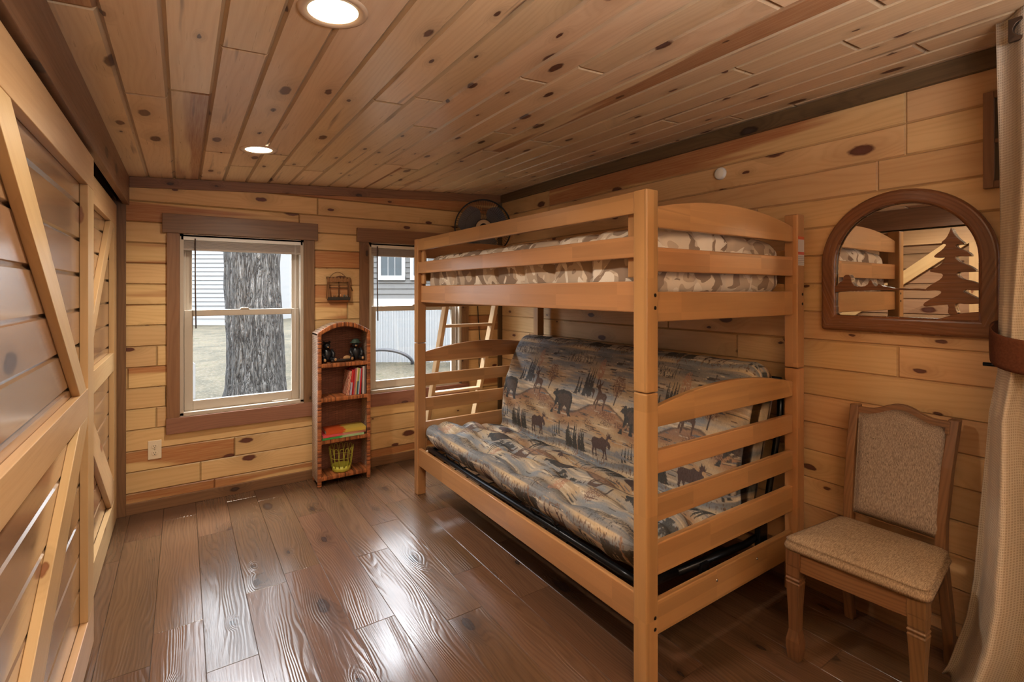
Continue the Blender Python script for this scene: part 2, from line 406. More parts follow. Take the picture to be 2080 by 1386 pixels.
# ------------------------------------------------------------------ windows
def window(n, H, label, casL, casR, hd, wandx):
    x0, x1, z0, z1 = H
    W = thing('window_%d' % n, ((x0 + x1) / 2, YB, z0), label, 'window', kind='structure')
    m = MB()
    m.box((casL, YB - .02, z0 - .01), (x0, YB + .002, hd[2]), 2); m.box((x1, YB - .02, z0 - .01), (casR, YB + .002, hd[2]), 2)
    m.build('casing', TRIM, W, .002)
    m = MB(); m.box((hd[0], YB - .028, hd[2]), (hd[1], YB + .002, hd[3]), 0); m.build('head_casing', TRIM, W, .002)
    m = MB(); m.box((casL - .004, YB - .026, z0 - .108), (casR + .004, YB + .002, z0 - .006), 0); m.build('apron', TRIMR, W, .002)
    m = MB()   # vinyl jambs, stepped
    d = .13
    for a, b in ((x0, x0 + .022), (x1 - .022, x1)): m.box((a, YB - .012, z0), (b, YB + d, z1), 2)
    m.box((x0, YB - .012, z0 - .006), (x1, YB + d, z0 + .02), 0); m.box((x0, YB - .012, z1 - .02), (x1, YB + d, z1), 0)
    for a, b in ((x0 + .022, x0 + .034), (x1 - .034, x1 - .022)): m.box((a, YB + .062, z0), (b, YB + d, z1), 2)
    m.build('jamb', VINYL, W, .002)
    zm = z0 + .685
    def sash(nm, y, za, zb, sw, bot, top):
        m = MB(); a, b = x0 + .024, x1 - .024
        m.box((a, y, za), (a + sw, y + .03, zb), 2); m.box((b - sw, y, za), (b, y + .03, zb), 2)
        m.box((a + sw, y, za), (b - sw, y + .03, za + bot), 0); m.box((a + sw, y, zb - top), (b - sw, y + .03, zb), 0)
        s_ = m.build(nm, VINYL, W, .003)
        g = MB(); g.add([(a + sw - .005, y + .015, za + bot - .005), (b - sw + .005, y + .015, za + bot - .005), (b - sw + .005, y + .015, zb - top + .005), (a + sw - .005, y + .015, zb - top + .005)], [(0, 1, 2, 3)]); g.build('glass_pane', GLASS, s_)
        return s_
    sash('upper_sash', YB + .075, zm - .03, z1 - .02, .045, .03, .04)
    s2 = sash('lower_sash', YB + .035, z0 + .02, zm + .012, .05, .065, .042)
    m = MB(); m.prism([(-.03, 0), (.03, 0), (.022, .012), (-.022, .012)], 1, YB + .03, YB + .06, M=Matrix.Translation(((x0 + x1) / 2, 0, zm + .012)))
    m.build('sash_lock', VINYL, s2, .002)
    m = MB(); m.box((x1 - .21, YB + .02, z0 + .022), (x1 - .1, YB + .034, z0 + .03)); m.build('lift_handle', WHITEP, s2, .002)
    # blind, raised
    B = thing('window_blind', ((x0 + x1) / 2, YB + .0, z1), 'raised mini blind in the window ' + ('beside the barn doors' if n == 1 else 'behind the wicker bookcase'), 'blind', 'raised window blinds')
    m = MB(); m.box((x0 + .005, YB - .012, z1 - .042), (x1 - .005, YB + .03, z1 - .004)); m.build('headrail', WHITEP, B, .003)
    m = MB()
    for i in range(9): m.box((x0 + .008, YB - .008 + .001 * (i % 2), z1 - .095 + i * .0058), (x1 - .008, YB + .022, z1 - .0912 + i * .0058))
    m.build('slat_stack', BLIND, B)
    m = MB(); m.box((x0 + .006, YB - .01, z1 - .108), (x1 - .006, YB + .022, z1 - .096)); m.build('bottom_rail', BLIND, B, .002)
    m = MB(); m.tube([(wandx, YB - .018, z1 - .03), (wandx, YB - .02, z1 - .35), (wandx + .004, YB - .02, z1 - .63)], .0045, 6); m.build('tilt_wand', WAND, B)
    m = MB()
    for k in (0, 1): m.tube([(x1 - .06 + k * .006, YB - .014, z1 - .04), (x1 - .062 + k * .006, YB - .014, z1 - .6), (x1 - .058, YB - .014, z1 - 1.05)], .0014, 5)
    m.build('lift_cord', WHITEP, B)
window(1, H1, 'window with almond sashes and brown casing beside the barn doors', -.086, .825, (-.11, .848, 1.79, 1.915), .07)
window(2, H2, 'window with almond sashes partly hidden by the bunk bed', 1.165, 2.14, (1.143, 2.17, 1.80, 1.91), 1.305)

# ------------------------------------------------------------------ barn doors
def barn_door(n, ya, yb, xf, apex, label):
    D = thing('door_%d' % n, (xf - .02, (ya + yb) / 2, .012), label, 'door', kind='structure')
    zb, zt = .012, 1.938
    xb = xf - .025
    m = MB(); planks(m, (xb, 0, 0), (0, 1, 0), (0, 0, 1), (1, 0, 0), (ya + .01, yb - .01), (zb, zt), .035, .1305, ch=.008, seg=(8, 9))
    m.box((xb - .018, ya + .01, zb), (xb - .008, yb - .01, zt), 1)
    m.build('board_panel', DOORB, D)
    sw = .14 if n == 1 else .135
    for a, b in ((ya, ya + sw), (yb - sw, yb)):
        m = MB(); m.box((xb, a, .166), (xf, b, 1.81), 2); m.build('stile', DOORF, D, .002)
    for a, b in ((zb, .166), (.94, 1.045), (1.81, zt)):
        m = MB(); m.box((xb, ya + (sw if a == .94 else 0), a), (xf + (.0 if a != .94 else 0), yb - (sw if a == .94 else 0), b), 1); m.build('rail', DOORF, D, .002)
    i0, i1 = ya + sw, yb - sw
    mir = (lambda y: y) if apex > 0 else (lambda y: i0 + i1 - y)
    for poly in ([(i0, 1.80), (i0, 1.81), (i0 + .155, 1.81), (i1 - .03, 1.045), (i1 - .165, 1.045)],
                 [(i1, .94), (i1 - .165, .94), (i0, .29), (i0, .166), (i0 + .11, .166), (i1, .915)]):
        m = MB()
        q = [(mir(a), z) for a, z in poly]
        # grain along the brace: rotate into local frame
        A = Vector((0, q[2][0] - q[-1][0], q[2][1] - q[-1][1]))
        p0, p1 = (Vector(((q[0][0]), q[0][1])), Vector((q[3][0], q[3][1])))
        ang = math.atan2(p1.y - p0.y, p1.x - p0.x)
        Rm = Matrix.Rotation(ang, 4, 'X')
        loc = [(Matrix.Rotation(-ang, 2) @ Vector(p)) for p in q]
        m.prism([(p.x, p.y) for p in loc], 0, xb, xf - .001, 1, M=Rm)
        m.build('brace', DOORF, D, .002)
barn_door(1, 1.13, 2.565, -.295, 1, 'near sliding barn door with pale frame and diagonal braces')
barn_door(2, 2.45, 3.875, -.338, -1, 'far sliding barn door standing behind the near one')

# ------------------------------------------------------------------ bunk bed
X0, X1, YN, YF, PW = 1.348, 2.442, 1.174, 3.256, .062
bed = thing('bunk_bed', ((X0 + X1) / 2, (YN + YF) / 2, 0), 'honey brown wooden bunk bed with slatted ends and a futon below', 'bunk bed')
def part(m, name, mat, parent, bevel=.003, **k): return m.build(name, mat, parent, bevel, **k)
for x in (X0, X1 - PW):
    for y in (YN, YF - PW):
        m = MB(); m.box((x, y, 0), (x + PW, y + PW, 1.0475), 2); part(m, 'lower_post', BUNK, bed, .005)
        m = MB(); m.box((x, y, 1.0505), (x + PW, y + PW, 1.77), 2); p = part(m, 'upper_post', BUNK, bed, .005)
        if y == YN:
            for z in ((1.35, 1.395) if x == X0 else (1.35, 1.395)):
                b = MB(); b.lathe([(0, -.003), (.006, -.003), (.007, 0), (.004, .001), (0, .0005)], (x + PW * .72, y - .001, z), 12, Matrix.Rotation(PI / 2, 4, 'X')); b.build('bolt', BOLT, p)
            if x == X0:
                for z in (.21, .25):
                    b = MB(); b.lathe([(0, -.003), (.006, -.003), (.007, 0), (.004, .001), (0, .0005)], (x + PW * .72, y - .001, z), 12, Matrix.Rotation(PI / 2, 4, 'X')); b.build('bolt', BOLT, bed)
xa, xb_ = X0 + PW - .002, X1 - PW + .002
for yy in (YN + .022, YF - .046):
    for i, (z0, z1, pk) in enumerate(((.163, .285, 0), (.378, .495, 0), (.572, .661, 0), (.746, .83, 0), (.916, .985, .055), (1.298, 1.408, 0), (1.481, 1.57, 0), (1.64, 1.712, .054))):
        m = MB()
        if pk:
            n = 24
            top = [(xa + (xb_ - xa) * k / n, z1 + pk * (1 - (2 * k / n - 1) ** 2)) for k in range(n + 1)]
            m.prism([(xa, z0), (xb_, z0)] + top[::-1], 1, yy, yy + .024, 0)
        else: m.box((xa, yy, z0), (xb_, yy + .024, z1), 0)
        r_ = part(m, 'curved_end_rail' if pk else 'end_rail', BUNK, bed, .004)
        if i == 0 and yy < 2:
            for xx in (1.79, 2.08):
                b = MB(); b.lathe([(0, -.003), (.005, -.003), (.006, 0), (0, .001)], (xx, yy - .001, .245), 10, Matrix.Rotation(PI / 2, 4, 'X')); b.build('bolt', CHROME, r_)
def rail(name, x, z0, z1, par=bed, y0=YN + PW - .002, y1=YF - PW + .002, t=.023):
    m = MB(); m.box((x, y0, z0), (x + t, y1, z1), 1); return part(m, name, BUNK, par, .004)
for x, sg in ((X0, 1), (X1 - PW, -1)):
    ox = (lambda d: X0 + d) if sg > 0 else (lambda d: X1 - d - .023)
    rail('side_rail', ox(.025), 1.332, 1.446)
    rail('lower_side_rail', ox(.008), .203, .322)
    if sg > 0:
        for z0, z1 in ((1.531, 1.609), (1.689, 1.768)):
            rail('guard_rail', ox(.003), z0, z1)
        for y in (YN + PW, YF - PW - .05):
            m = MB(); m.box((ox(.026), y, 1.46), (ox(.044), y + .05, 1.75), 2); part(m, 'guard_block', BUNK, bed, .003)
        ll = MB()
    else:
        rail('guard_rail', ox(.003), 1.531, 1.609)
for k in range(11):
    m = MB(); y = YN + .16 + k * .175
    m.box((X0 + .048, y, 1.345), (X1 - .048, y + .07, 1.36), 0); part(m, 'bed_slat', LADW, bed, .002)
# warning sticker on the rear post
t = NT('warning_sticker')
gz = t.n('SeparateXYZ', {0: t.n('TexCoord', out=0)}, out=None).outputs[2]
ln = t.math('GREATER_THAN', t.math('FRACT', t.math('MULTIPLY', gz, 16.0)), .55)
lowp = t.math('LESS_THAN', gz, .34)
c = t.mix(t.math('MULTIPLY', t.math('MULTIPLY', ln, lowp), .55), sr(206, 198, 192), sr(120, 110, 108))
band = t.math('MULTIPLY', t.math('GREATER_THAN', gz, .37), t.math('LESS_THAN', gz, .47))
c = t.mix(band, c, sr(190, 92, 74)); c = t.mix(t.math('GREATER_THAN', gz, .9), c, sr(200, 96, 60))
STICK = t.bsdf(c, .5)
m = MB(); m.box((X1 - PW + .004, YN - .0012, 1.53), (X1 - .004, YN - .0002, 1.665)); tag(m.build('warning_sticker', STICK, bed), 'small white warning label with red heading on the rear post')

# upper mattress with camouflage cover
def rbox_mesh(lo, hi, r, nx, ny, nz, disp):
    """rounded pillow box as grids; returns MB"""
    m = MB(); lo = Vector(lo); hi = Vector(hi); c = (lo + hi) / 2; hs = (hi - lo) / 2
    ns = (nx, ny, nz)
    for ax in range(3):
        a, b = (ax + 1) % 3, (ax + 2) % 3
        for sg in (-1, 1):
            vs = []; na, nb = ns[a], ns[b]
            for i in range(na + 1):
                for j in range(nb + 1):
                    p = Vector((0, 0, 0)); p[ax] = sg * hs[ax]; p[a] = -hs[a] + 2 * hs[a] * i / na; p[b] = -hs[b] + 2 * hs[b] * j / nb
                    q = Vector([max(-hs[k] + r[k], min(hs[k] - r[k], p[k])) for k in range(3)])
                    d = Vector([(p[k] - q[k]) / r[k] for k in range(3)])
                    if d.length > 1e-9:
                        d.normalize(); e = Vector([d[k] * r[k] for k in range(3)])
                        n_ = Vector([d[k] / r[k] for k in range(3)]).normalized(); p = q + e
                    else: n_ = Vector((0, 0, 0)); n_[ax] = sg
                    p = c + p; vs.append(p + n_ * disp(p, n_))
            fs = []
            for i in range(na):
                for j in range(nb):
                    f = (i * (nb + 1) + j, (i + 1) * (nb + 1) + j, (i + 1) * (nb + 1) + j + 1, i * (nb + 1) + j + 1)
                    fs.append(f if sg > 0 else f[::-1])
            m.add(vs, fs, [[(vs[k].x, vs[k].y) for k in f] for f in fs], (.5, .5, .5), True)
    return m
from mathutils import noise as mn
def camo_disp(p, n):
    d = 0
    tuft = 0
    for k in range(9):
        y = YN + .12 + k * .245
        e = abs(p.y - y)
        if abs(n.x) > .5: tuft += -.02 * math.exp(-(e / .018) ** 2)
    for k in range(5):
        x = X0 + .18 + k * .2
        if abs(n.y) > .5: tuft += -.011 * math.exp(-(abs(p.x - x) / .022) ** 2)
    if n.z > .5:
        tuft -= .012 * (1 - abs(math.sin((p.y - YN - .12) / .245 * PI))) ** 3
        tuft -= .01 * (1 - abs(math.sin((p.x - X0 - .18) / .2 * PI))) ** 3
    if n.z > .3: d += .026 * max(0, 1 - ((p.x - (X0 + X1) / 2) / .46) ** 2) * n.z
    d += tuft + .006 * mn.noise(p * 9) + .003 * mn.noise(p * 28)
    return d
t = NT('camouflage_fabric')
tc = t.n('TexCoord', out=3)
mp = t.n('Mapping', {0: tc, 3: (1, 1, 1.25)})
n1 = t.noise(mp, 6.5, 1.6, .45, 1.2); n2 = t.noise(t.n('Mapping', {0: tc, 1: (7, 3, 2)}), 7.0, 1.6, .45, 1.2); n3 = t.noise(t.n('Mapping', {0: tc, 1: (3, 9, 5)}), 8.5, 1.6, .45, .9)
c = t.mix(t.math('GREATER_THAN', n1, .52), sr(196, 180, 162), sr(222, 210, 194))
c = t.mix(t.math('GREATER_THAN', n2, .535), c, sr(158, 140, 125))
c = t.mix(t.math('GREATER_THAN', n3, .6), c, sr(236, 228, 216))
CAMO = t.bsdf(c, .8, t.noise(tc, 400.0, 2), .08, .002, Specular_IOR_Level=.2)
m = rbox_mesh((X0 + .062, YN + .062, 1.376), (X1 - .062, YF - .065, 1.652), (.07, .09, .075), 44, 110, 14, camo_disp)
tag(m.build('bunk_mattress', CAMO), 'tan and grey camouflage mattress on the top bunk', 'mattress')

# ------------------------------------------------------------------ futon with wildlife print
def raster(poly, P):
    x, y = P[..., 0], P[..., 1]; ins = np.zeros(x.shape, bool); n = len(poly)
    for i in range(n):
        x1, y1 = poly[i]; x2, y2 = poly[(i + 1) % n]
        if y1 == y2: continue
        cnd = ((y1 > y) != (y2 > y)) & (x < (x2 - x1) * (y - y1) / (y2 - y1) + x1)
        ins ^= cnd
    return ins
TW, TH = .60, .66; RES = .0025
tw, th = int(TW / RES), int(TH / RES)
rs = np.random.RandomState(3)
def vnoise(w_, h_, sx, sy):
    gx, gy = max(2, int(w_ / sx)), max(2, int(h_ / sy))
    g = rs.rand(gy + 1, gx); g = np.concatenate([g, g[:, :1]], 1)
    yy = np.linspace(0, gy - 1e-6, h_); xx = np.linspace(0, gx - 1e-6, w_)
    yi, xi = yy.astype(int), xx.astype(int); fy, fx = (yy - yi)[:, None], (xx - xi)[None]
    fy = fy * fy * (3 - 2 * fy); fx = fx * fx * (3 - 2 * fx)
    a, b_, c_, d_ = g[yi][:, xi], g[yi][:, xi + 1], g[yi + 1][:, xi], g[yi + 1][:, xi + 1]
    return (a * (1 - fx) + b_ * fx) * (1 - fy) + (c_ * (1 - fx) + d_ * fx) * fy
img = np.zeros((th, tw, 3)); VV, UU = np.mgrid[0:th, 0:tw] * RES
nz = .6 * vnoise(tw, th, 60, 7) + .4 * vnoise(tw, th, 25, 3); lo = vnoise(tw, th, 80, 26)
C_ = lambda *a: np.array(sr(*a))
base = C_(184, 170, 152)
def lay(mask, col, a=1.0):
    mk = (mask * a)[..., None] if mask.dtype != bool else (mask.astype(float) * a)[..., None]
    global img; img = img * (1 - mk) + np.array(col) * mk
lay(np.ones((th, tw)), base)
lay(np.clip((nz - .42) * 5, 0, 1), C_(142, 150, 158), .9)
lay(np.clip((lo - .52) * 6, 0, 1), C_(200, 174, 134), .75)
lay(np.clip((.36 - nz) * 6, 0, 1), C_(220, 208, 186), .9)
lay(np.clip((VV - .5) * 9, 0, 1) * np.clip((nz + .15), 0, 1), C_(96, 101, 110), .95)
def land(v0, amp, ph, th_, col):
    y = v0 + amp * np.sin(2 * PI * UU / TW + ph) + .012 * (nz - .5)
    lay(np.clip((y - VV) / .006, 0, 1) * np.clip((VV - y + th_) / (th_ * .5), 0, 1), col, .85)
land(.30, .05, .6, .11, C_(158, 118, 86)); land(.21, .035, 2.4, .045, C_(186, 152, 112)); land(.05, .02, 4, .05, C_(116, 122, 130))
land(.31, .05, .6, .02, C_(80, 54, 44))
def motif(poly, u, v, s, col, flip=False, tex=.25):
    for du in (-TW, 0, TW):
        q = [((-a if flip else a) * s + u + du, b * s + v) for a, b in poly]
        mk = raster(q, np.dstack([UU, VV]))
        if mk.any():
            cc = np.array(col)[None, None] * (1 - tex + 2 * tex * rs.rand(th, tw, 1))
            f_ = mk[..., None]; global img; img = np.where(f_, cc, img)
BEAR = [(-.62, .30), (-.58, .40), (-.50, .46), (-.46, .56), (-.38, .56), (-.35, .48), (-.22, .52), (-.05, .58), (.12, .55), (.32, .56), (.50, .48), (.60, .34), (.62, .16), (.60, -.05), (.58, -.32), (.66, -.42), (.48, -.44), (.40, -.30), (.36, -.12), (.22, -.06), (.12, -.12), (.02, -.34), (.06, -.44), (-.14, -.44), (-.12, -.30), (-.10, -.06), (-.22, -.02), (-.36, -.20), (-.56, -.34), (-.64, -.46), (-.46, -.46), (-.40, -.02), (-.40, .18), (-.48, .26)]
MOOSE = [(.62, .10), (.66, .22), (.56, .36), (.44, .44), (.48, .52), (.62, .56), (.70, .72), (.60, .66), (.58, .82), (.50, .68), (.44, .86), (.40, .66), (.32, .72), (.36, .54), (.30, .46), (.20, .50), (.05, .54), (-.10, .44), (-.40, .46), (-.60, .36), (-.64, .16), (-.58, -.05), (-.66, -.30), (-.60, -.52), (-.52, -.52), (-.54, -.30), (-.42, -.06), (-.38, -.28), (-.42, -.52), (-.34, -.52), (-.28, -.10), (0, -.06), (.12, -.12), (.10, -.34), (.02, -.50), (.10, -.52), (.20, -.28), (.24, -.06), (.28, -.30), (.26, -.52), (.34, -.52), (.36, -.10), (.36, .10), (.44, .22), (.52, .06)]
DEER = [(-.34, .40), (-.30, .50), (-.24, .54), (-.32, .78), (-.24, .72), (-.20, .58), (-.14, .58), (-.06, .74), (-.02, .80), (-.08, .56), (-.12, .50), (-.12, .34), (.0, .22), (.24, .18), (.36, .10), (.38, -.08), (.36, -.52), (.30, -.52), (.28, -.16), (.18, -.08), (-.04, -.10), (-.08, -.52), (-.14, -.52), (-.14, -.10), (-.22, -.4), (-.28, -.38), (-.22, .0), (-.24, .26), (-.28, .38)]
GOOSE = [(-.5, .0), (-.3, .14), (.1, .16), (.28, .1), (.34, .3), (.28, .42), (.36, .48), (.5, .42), (.42, .38), (.42, .1), (.3, -.08), (0, -.14), (-.3, -.1)]
def pine(u, v, h, wd, col):
    poly = []; n = 7
    L = [(0, 1)]; Rr = []
    for k in range(1, n + 1):
        y = 1 - k / n; ww = wd * k / n
        L += [(-ww / h, y), (-ww * .5 / h, y + .02)]; Rr += [(ww / h, y), (ww * .5 / h, y + .02)]
    motif(L + Rr[::-1], u, v, h, col, tex=.4)
def blob(u, v, w_, h_, col, den=.6):
    for du in (-TW, 0, TW):
        e = ((UU - u - du) / w_) ** 2 + ((VV - v) / h_) ** 2
        lay((e < 1 - .45 * rs.rand(th, tw)) & (rs.rand(th, tw) < den), col, .8)
def trunk(u, v, h, wd, col, lean=0):
    motif([(-wd / h, 0), (wd / h, 0), (lean + wd * .4 / h, 1), (lean - wd * .4 / h, 1)], u, v, h, col)
DK, BR, RU, GR = C_(44, 41, 41), C_(62, 46, 41), C_(122, 84, 68), C_(52, 57, 57)
for k in range(220):   # brush strokes
    u, v = TW * rs.rand(), TH * rs.rand(); L_ = .03 + .07 * rs.rand()
    motif([(0, 0), (.5, .03 + .03 * rs.rand()), (1, .0), (.5, -.02)], u, v, L_, [C_(104, 110, 120), C_(176, 158, 134), C_(92, 70, 58), C_(70, 68, 70), C_(194, 182, 164)][k % 5], tex=.15)
for k in range(5): blob(TW * rs.rand(), .18 + .16 * rs.rand(), .05, .018, C_(96, 64, 52), .45)
for k in range(16): pine(.40 + .16 * rs.rand(), .035 + .01 * rs.rand(), .10 + .07 * rs.rand(), .018, C_(52, 50, 44))
trunk(.50, .0, .17, .004, C_(150, 118, 96), .12)
for k in range(4): pine(.27 + k * .022, .06 + .012 * k, .08 + .02 * (k % 2), .009, GR)
motif([(0, 0), (.3, .35), (.6, .2), (1, .1), (1.6, 0)], .20, .085, .1, C_(138, 142, 150))
motif(MOOSE, .11, .105, .12, C_(78, 50, 46))
motif(BEAR, .33, .29, .155, C_(40, 40, 44)); motif(BEAR, .345, .292, .11, C_(74, 60, 54), tex=.35)
motif(DEER, .05, .385, .135, C_(92, 64, 50)); motif(DEER, .535 + .03, .41, .085, C_(80, 58, 50))
blob(.12, .29, .09, .03, C_(120, 78, 58), .5)
for k in range(12): pine(.42 + .15 * rs.rand(), .36 + .03 * rs.rand(), .10 + .09 * rs.rand(), .016, C_(58, 60, 62))
trunk(.17, .36, .12, .004, BR); blob(.17, .47, .05, .07, RU, .6)
trunk(.60, .44, .1, .004, BR); blob(.60, .55, .03, .075, C_(176, 130, 104), .6)
motif(GOOSE, .13, .60, .055, DK)
for k in range(40):
    u = .25 + .3 * rs.rand(); trunk(u, .57, .05 + .05 * rs.rand(), .0012, C_(70, 62, 58), .5 * (rs.rand() - .5))
for k in range(70):
    trunk(.6 * rs.rand(), .005 + .02 * rs.rand(), .03 + .02 * rs.rand(), .0012, C_(112, 82, 60), .7 * (rs.rand() - .5))
img = np.clip(img, 0, 1) ** 1.1 * (.9 + .2 * rs.rand(th, tw, 1))
# profile in X-Z: seat underside -> front -> seat top -> crease -> back front -> top -> rear
prof = [(2.14, .315), (1.80, .300), (1.52, .315), (1.442, .342), (1.396, .385), (1.372, .44), (1.395, .49), (1.48, .508), (1.62, .495), (1.78, .465), (1.92, .43), (1.975, .415), (1.992, .445), (1.985, .52), (1.99, .62), (2.02, .75), (2.085, .9), (2.14, 1.01), (2.19, 1.062), (2.26, 1.072), (2.33, 1.05), (2.375, .99), (2.375, .90), (2.33, .76), (2.27, .58), (2.22, .42)]
CRE = 11
def catmull(P, per):
    out = []; seg = []
    n = len(P)
    for i in range(n):
        p0, p1, p2, p3 = P[i - 1], P[i], P[(i + 1) % n], P[(i + 2) % n]
        k_ = per(i)
        for k in range(k_):
            t_ = k / k_
            out.append(tuple(.5 * (2 * b + (c - a) * t_ + (2 * a - 5 * b + 4 * c - d) * t_ ** 2 + (3 * b - a - 3 * c + d) * t_ ** 3) for a, b, c, d in zip(p0, p1, p2, p3)))
            seg.append(i + t_)
    return np.array(out), np.array(seg)
def per(i):
    a, b = prof[i], prof[(i + 1) % len(prof)]
    L = math.hypot(a[0] - b[0], a[1] - b[1])
    return max(2, int(L / (.004 if 3 <= i <= 19 else .03)))
PP, SG = catmull(prof, per)
dl = np.linalg.norm(np.diff(PP, axis=0, append=PP[:1]), axis=1); arcl = np.concatenate([[0], np.cumsum(dl)[:-1]])
sc = arcl[np.argmin(abs(SG - CRE))]
tan = np.roll(PP, -1, 0) - np.roll(PP, 1, 0); tan /= np.linalg.norm(tan, axis=1)[:, None]
nor = np.stack([-tan[:, 1], tan[:, 0]], 1)
ctr = PP.mean(0)
if (nor * (PP - ctr)).sum() < 0: nor = -nor
ya, yb_ = YN + .085, YF - .09
ys = np.linspace(0, 1, int((yb_ - ya) / .004) + 1); ys = ya + (yb_ - ya) * ys
m_, k_ = len(PP), len(ys)
V = np.zeros((k_, m_, 3)); COLS = np.zeros((k_, m_, 3))
buttons = [(i, yy) for i, row in enumerate(((1.62, 4, .0), (1.80, 4, .5))) for yy in []]
d_s = arcl - sc
for i, y in enumerate(ys):
    e = min(y - ya, yb_ - y); r_ = .07
    ins = r_ - math.sqrt(max(0, r_ * r_ - max(0, r_ - e) ** 2))
    disp = np.zeros(m_)
    for rowd, ph in ((-.17, 0), (-.36, .5), (-.52, 0), (.18, .5), (.42, 0)):
        amp = .05 if rowd < 0 else .008
        yc = ya + (np.round((y - ya) / .42 - ph) + ph) * .42
        d2 = ((y - yc) / (.085)) ** 2 + ((d_s - rowd) / .065) ** 2
        disp -= amp * np.exp(-d2) + amp * .35 * np.exp(-((d_s - rowd) / .03) ** 2)
    fr = (SG > 2.5) & (SG < 20.5)
    wr = np.array([mn.noise(Vector((y * 11, s * 7, 1.3))) for s in arcl[::6]]); wr = np.interp(np.arange(m_), np.arange(0, m_, 6), wr)
    disp += wr * np.where(d_s < 0, .014, .005)
    disp *= fr
    p = PP + nor * (disp - ins)[:, None]
    V[i, :, 0] = p[:, 0]; V[i, :, 1] = y; V[i, :, 2] = p[:, 1]
    u = (yb_ - y + .21) % TW
    dv = np.abs(d_s)
    v = np.where(d_s >= 0, dv, dv + .05) % TH
    uu = np.where(d_s >= 0, u, (u + .25) % TW)
    COLS[i] = img[np.clip((v / RES).astype(int), 0, th - 1), np.clip((uu / RES).astype(int), 0, tw - 1)]
me = bpy.data.meshes.new('futon_mattress')
idx = np.arange(k_ * m_).reshape(k_, m_)
a_ = idx[:-1, :]; b_ = np.roll(idx, -1, 1)[:-1, :]; c_ = np.roll(idx, -1, 1)[1:, :]; d_ = idx[1:, :]
faces = np.stack([a_, d_, c_, b_], -1).reshape(-1, 4)
FO = Vector((1.85, 2.2, .3))
from mathutils.geometry import tessellate_polygon
fl = []
for row in (0, -1):
    tt = tessellate_polygon([[Vector((p[0], p[2], 0)) for p in V[row]]])
    fl += [[int(idx[row][k]) for k in (t_ if row else t_[::-1])] for t_ in tt]
me.from_pydata((V.reshape(-1, 3) - np.array(FO)).tolist(), [], faces.tolist() + fl)
ca = me.color_attributes.new('print', 'FLOAT_COLOR', 'POINT')
ca.data.foreach_set('color', np.concatenate([COLS.reshape(-1, 3), np.ones((k_ * m_, 1))], 1).ravel())
me.polygons.foreach_set('use_smooth', [True] * len(me.polygons))
t = NT('wildlife_print_fabric')
c = t.n('VertexColor', layer_name='print'); tc = t.n('TexCoord', out=3)
c = t.mix(.14, c, t.n('TexNoise', {'Vector': t.n('Mapping', {0: tc, 3: (60, 700, 60)}), 'Scale': 1.0}))
me.materials.append(t.bsdf(c, .85, t.noise(tc, 500.0, 2), .06, .002, Specular_IOR_Level=.15))
fo = bpy.data.objects.new('futon_mattress', me); COL.objects.link(fo); fo.location = FO
tag(fo, 'folded futon mattress printed with bears, moose and trees', 'futon')

m = MB()
fy0, fy1 = YN + .075, YF - .075
m.tube([(1.62, fy0 + .012, .30), (1.45, fy0 + .012, .306), (1.41, fy0 + .03, .325), (1.395, fy0 + .09, .337), (1.395, fy1 - .09, .337), (1.41, fy1 - .03, .325), (1.45, fy1 - .012, .306), (1.62, fy1 - .012, .30)], .0155, 10)
ff = tag(m.build('futon_frame', BLACKM, bed), 'black tubular metal frame carrying the futon')
for y in (1.72, 2.62):
    m = MB(); m.tube([(1.395, y, .345), (1.372, y, .375), (1.368, y + .01, .392), (1.368, y + .17, .392), (1.372, y + .18, .375), (1.395, y + .18, .345)], .004, 6)
    m.build('mattress_guard', BLACKM, ff)
for y in (fy0 + .012, fy1 - .012):
    m = MB(); m.tube([(1.62, y, .30), (2.1, y, .275), (2.24, y, .29), (2.30, y, .5), (2.39, y, .8), (2.40, y, .98)], .015, 8); m.build('side_tube', BLACKM, ff)
for lo_, hi_ in (((1.75, fy0 - .012, .20), (1.80, fy0 + .004, .30)), ((2.17, fy0 - .014, .20), (2.235, fy0 + .012, .36)), ((1.75, fy1 - .004, .20), (1.80, fy1 + .012, .30)), ((2.17, fy1 - .012, .20), (2.235, fy1 + .014, .36))):
    m = MB(); m.box(lo_, hi_); m.build('hinge_bracket', BLACKM, ff, .003)
m = MB()
for k in range(12):
    y = fy0 + .14 + k * .155; m.tube([(1.40, y, .286), (2.2, y, .276)], .004, 5)
m.build('wire_deck', BLACKM, ff)
m = MB(); m.tube([(2.40, fy0 + .012, .98), (2.40, fy1 - .012, .98)], .015, 8); m.build('back_tube', BLACKM, ff)

# ladder at the far end of the bunk
la = thing('bed_ladder', (1.9, 3.8, 0), 'light wooden bunk ladder leaning at the far end of the bed', 'ladder')
def lp(z): return 3.86 - z * .36
ang = math.atan(.36)
for x in (1.645, 2.085):
    m = MB(); m.prism([(lp(0) - .03, 0), (lp(0) + .035, 0), (lp(1.36) + .035, 1.36), (lp(1.36) - .03, 1.36)], 0, x, x + .03, 2); part(m, 'stile', LADW, la, .004)
for z in (.3, .59, .87, 1.14):
    m = MB(); m.box((1.675, lp(z) - .03, z - .011), (2.085, lp(z) + .03, z + .011), 0); part(m, 'rung', LADW, la, .004)

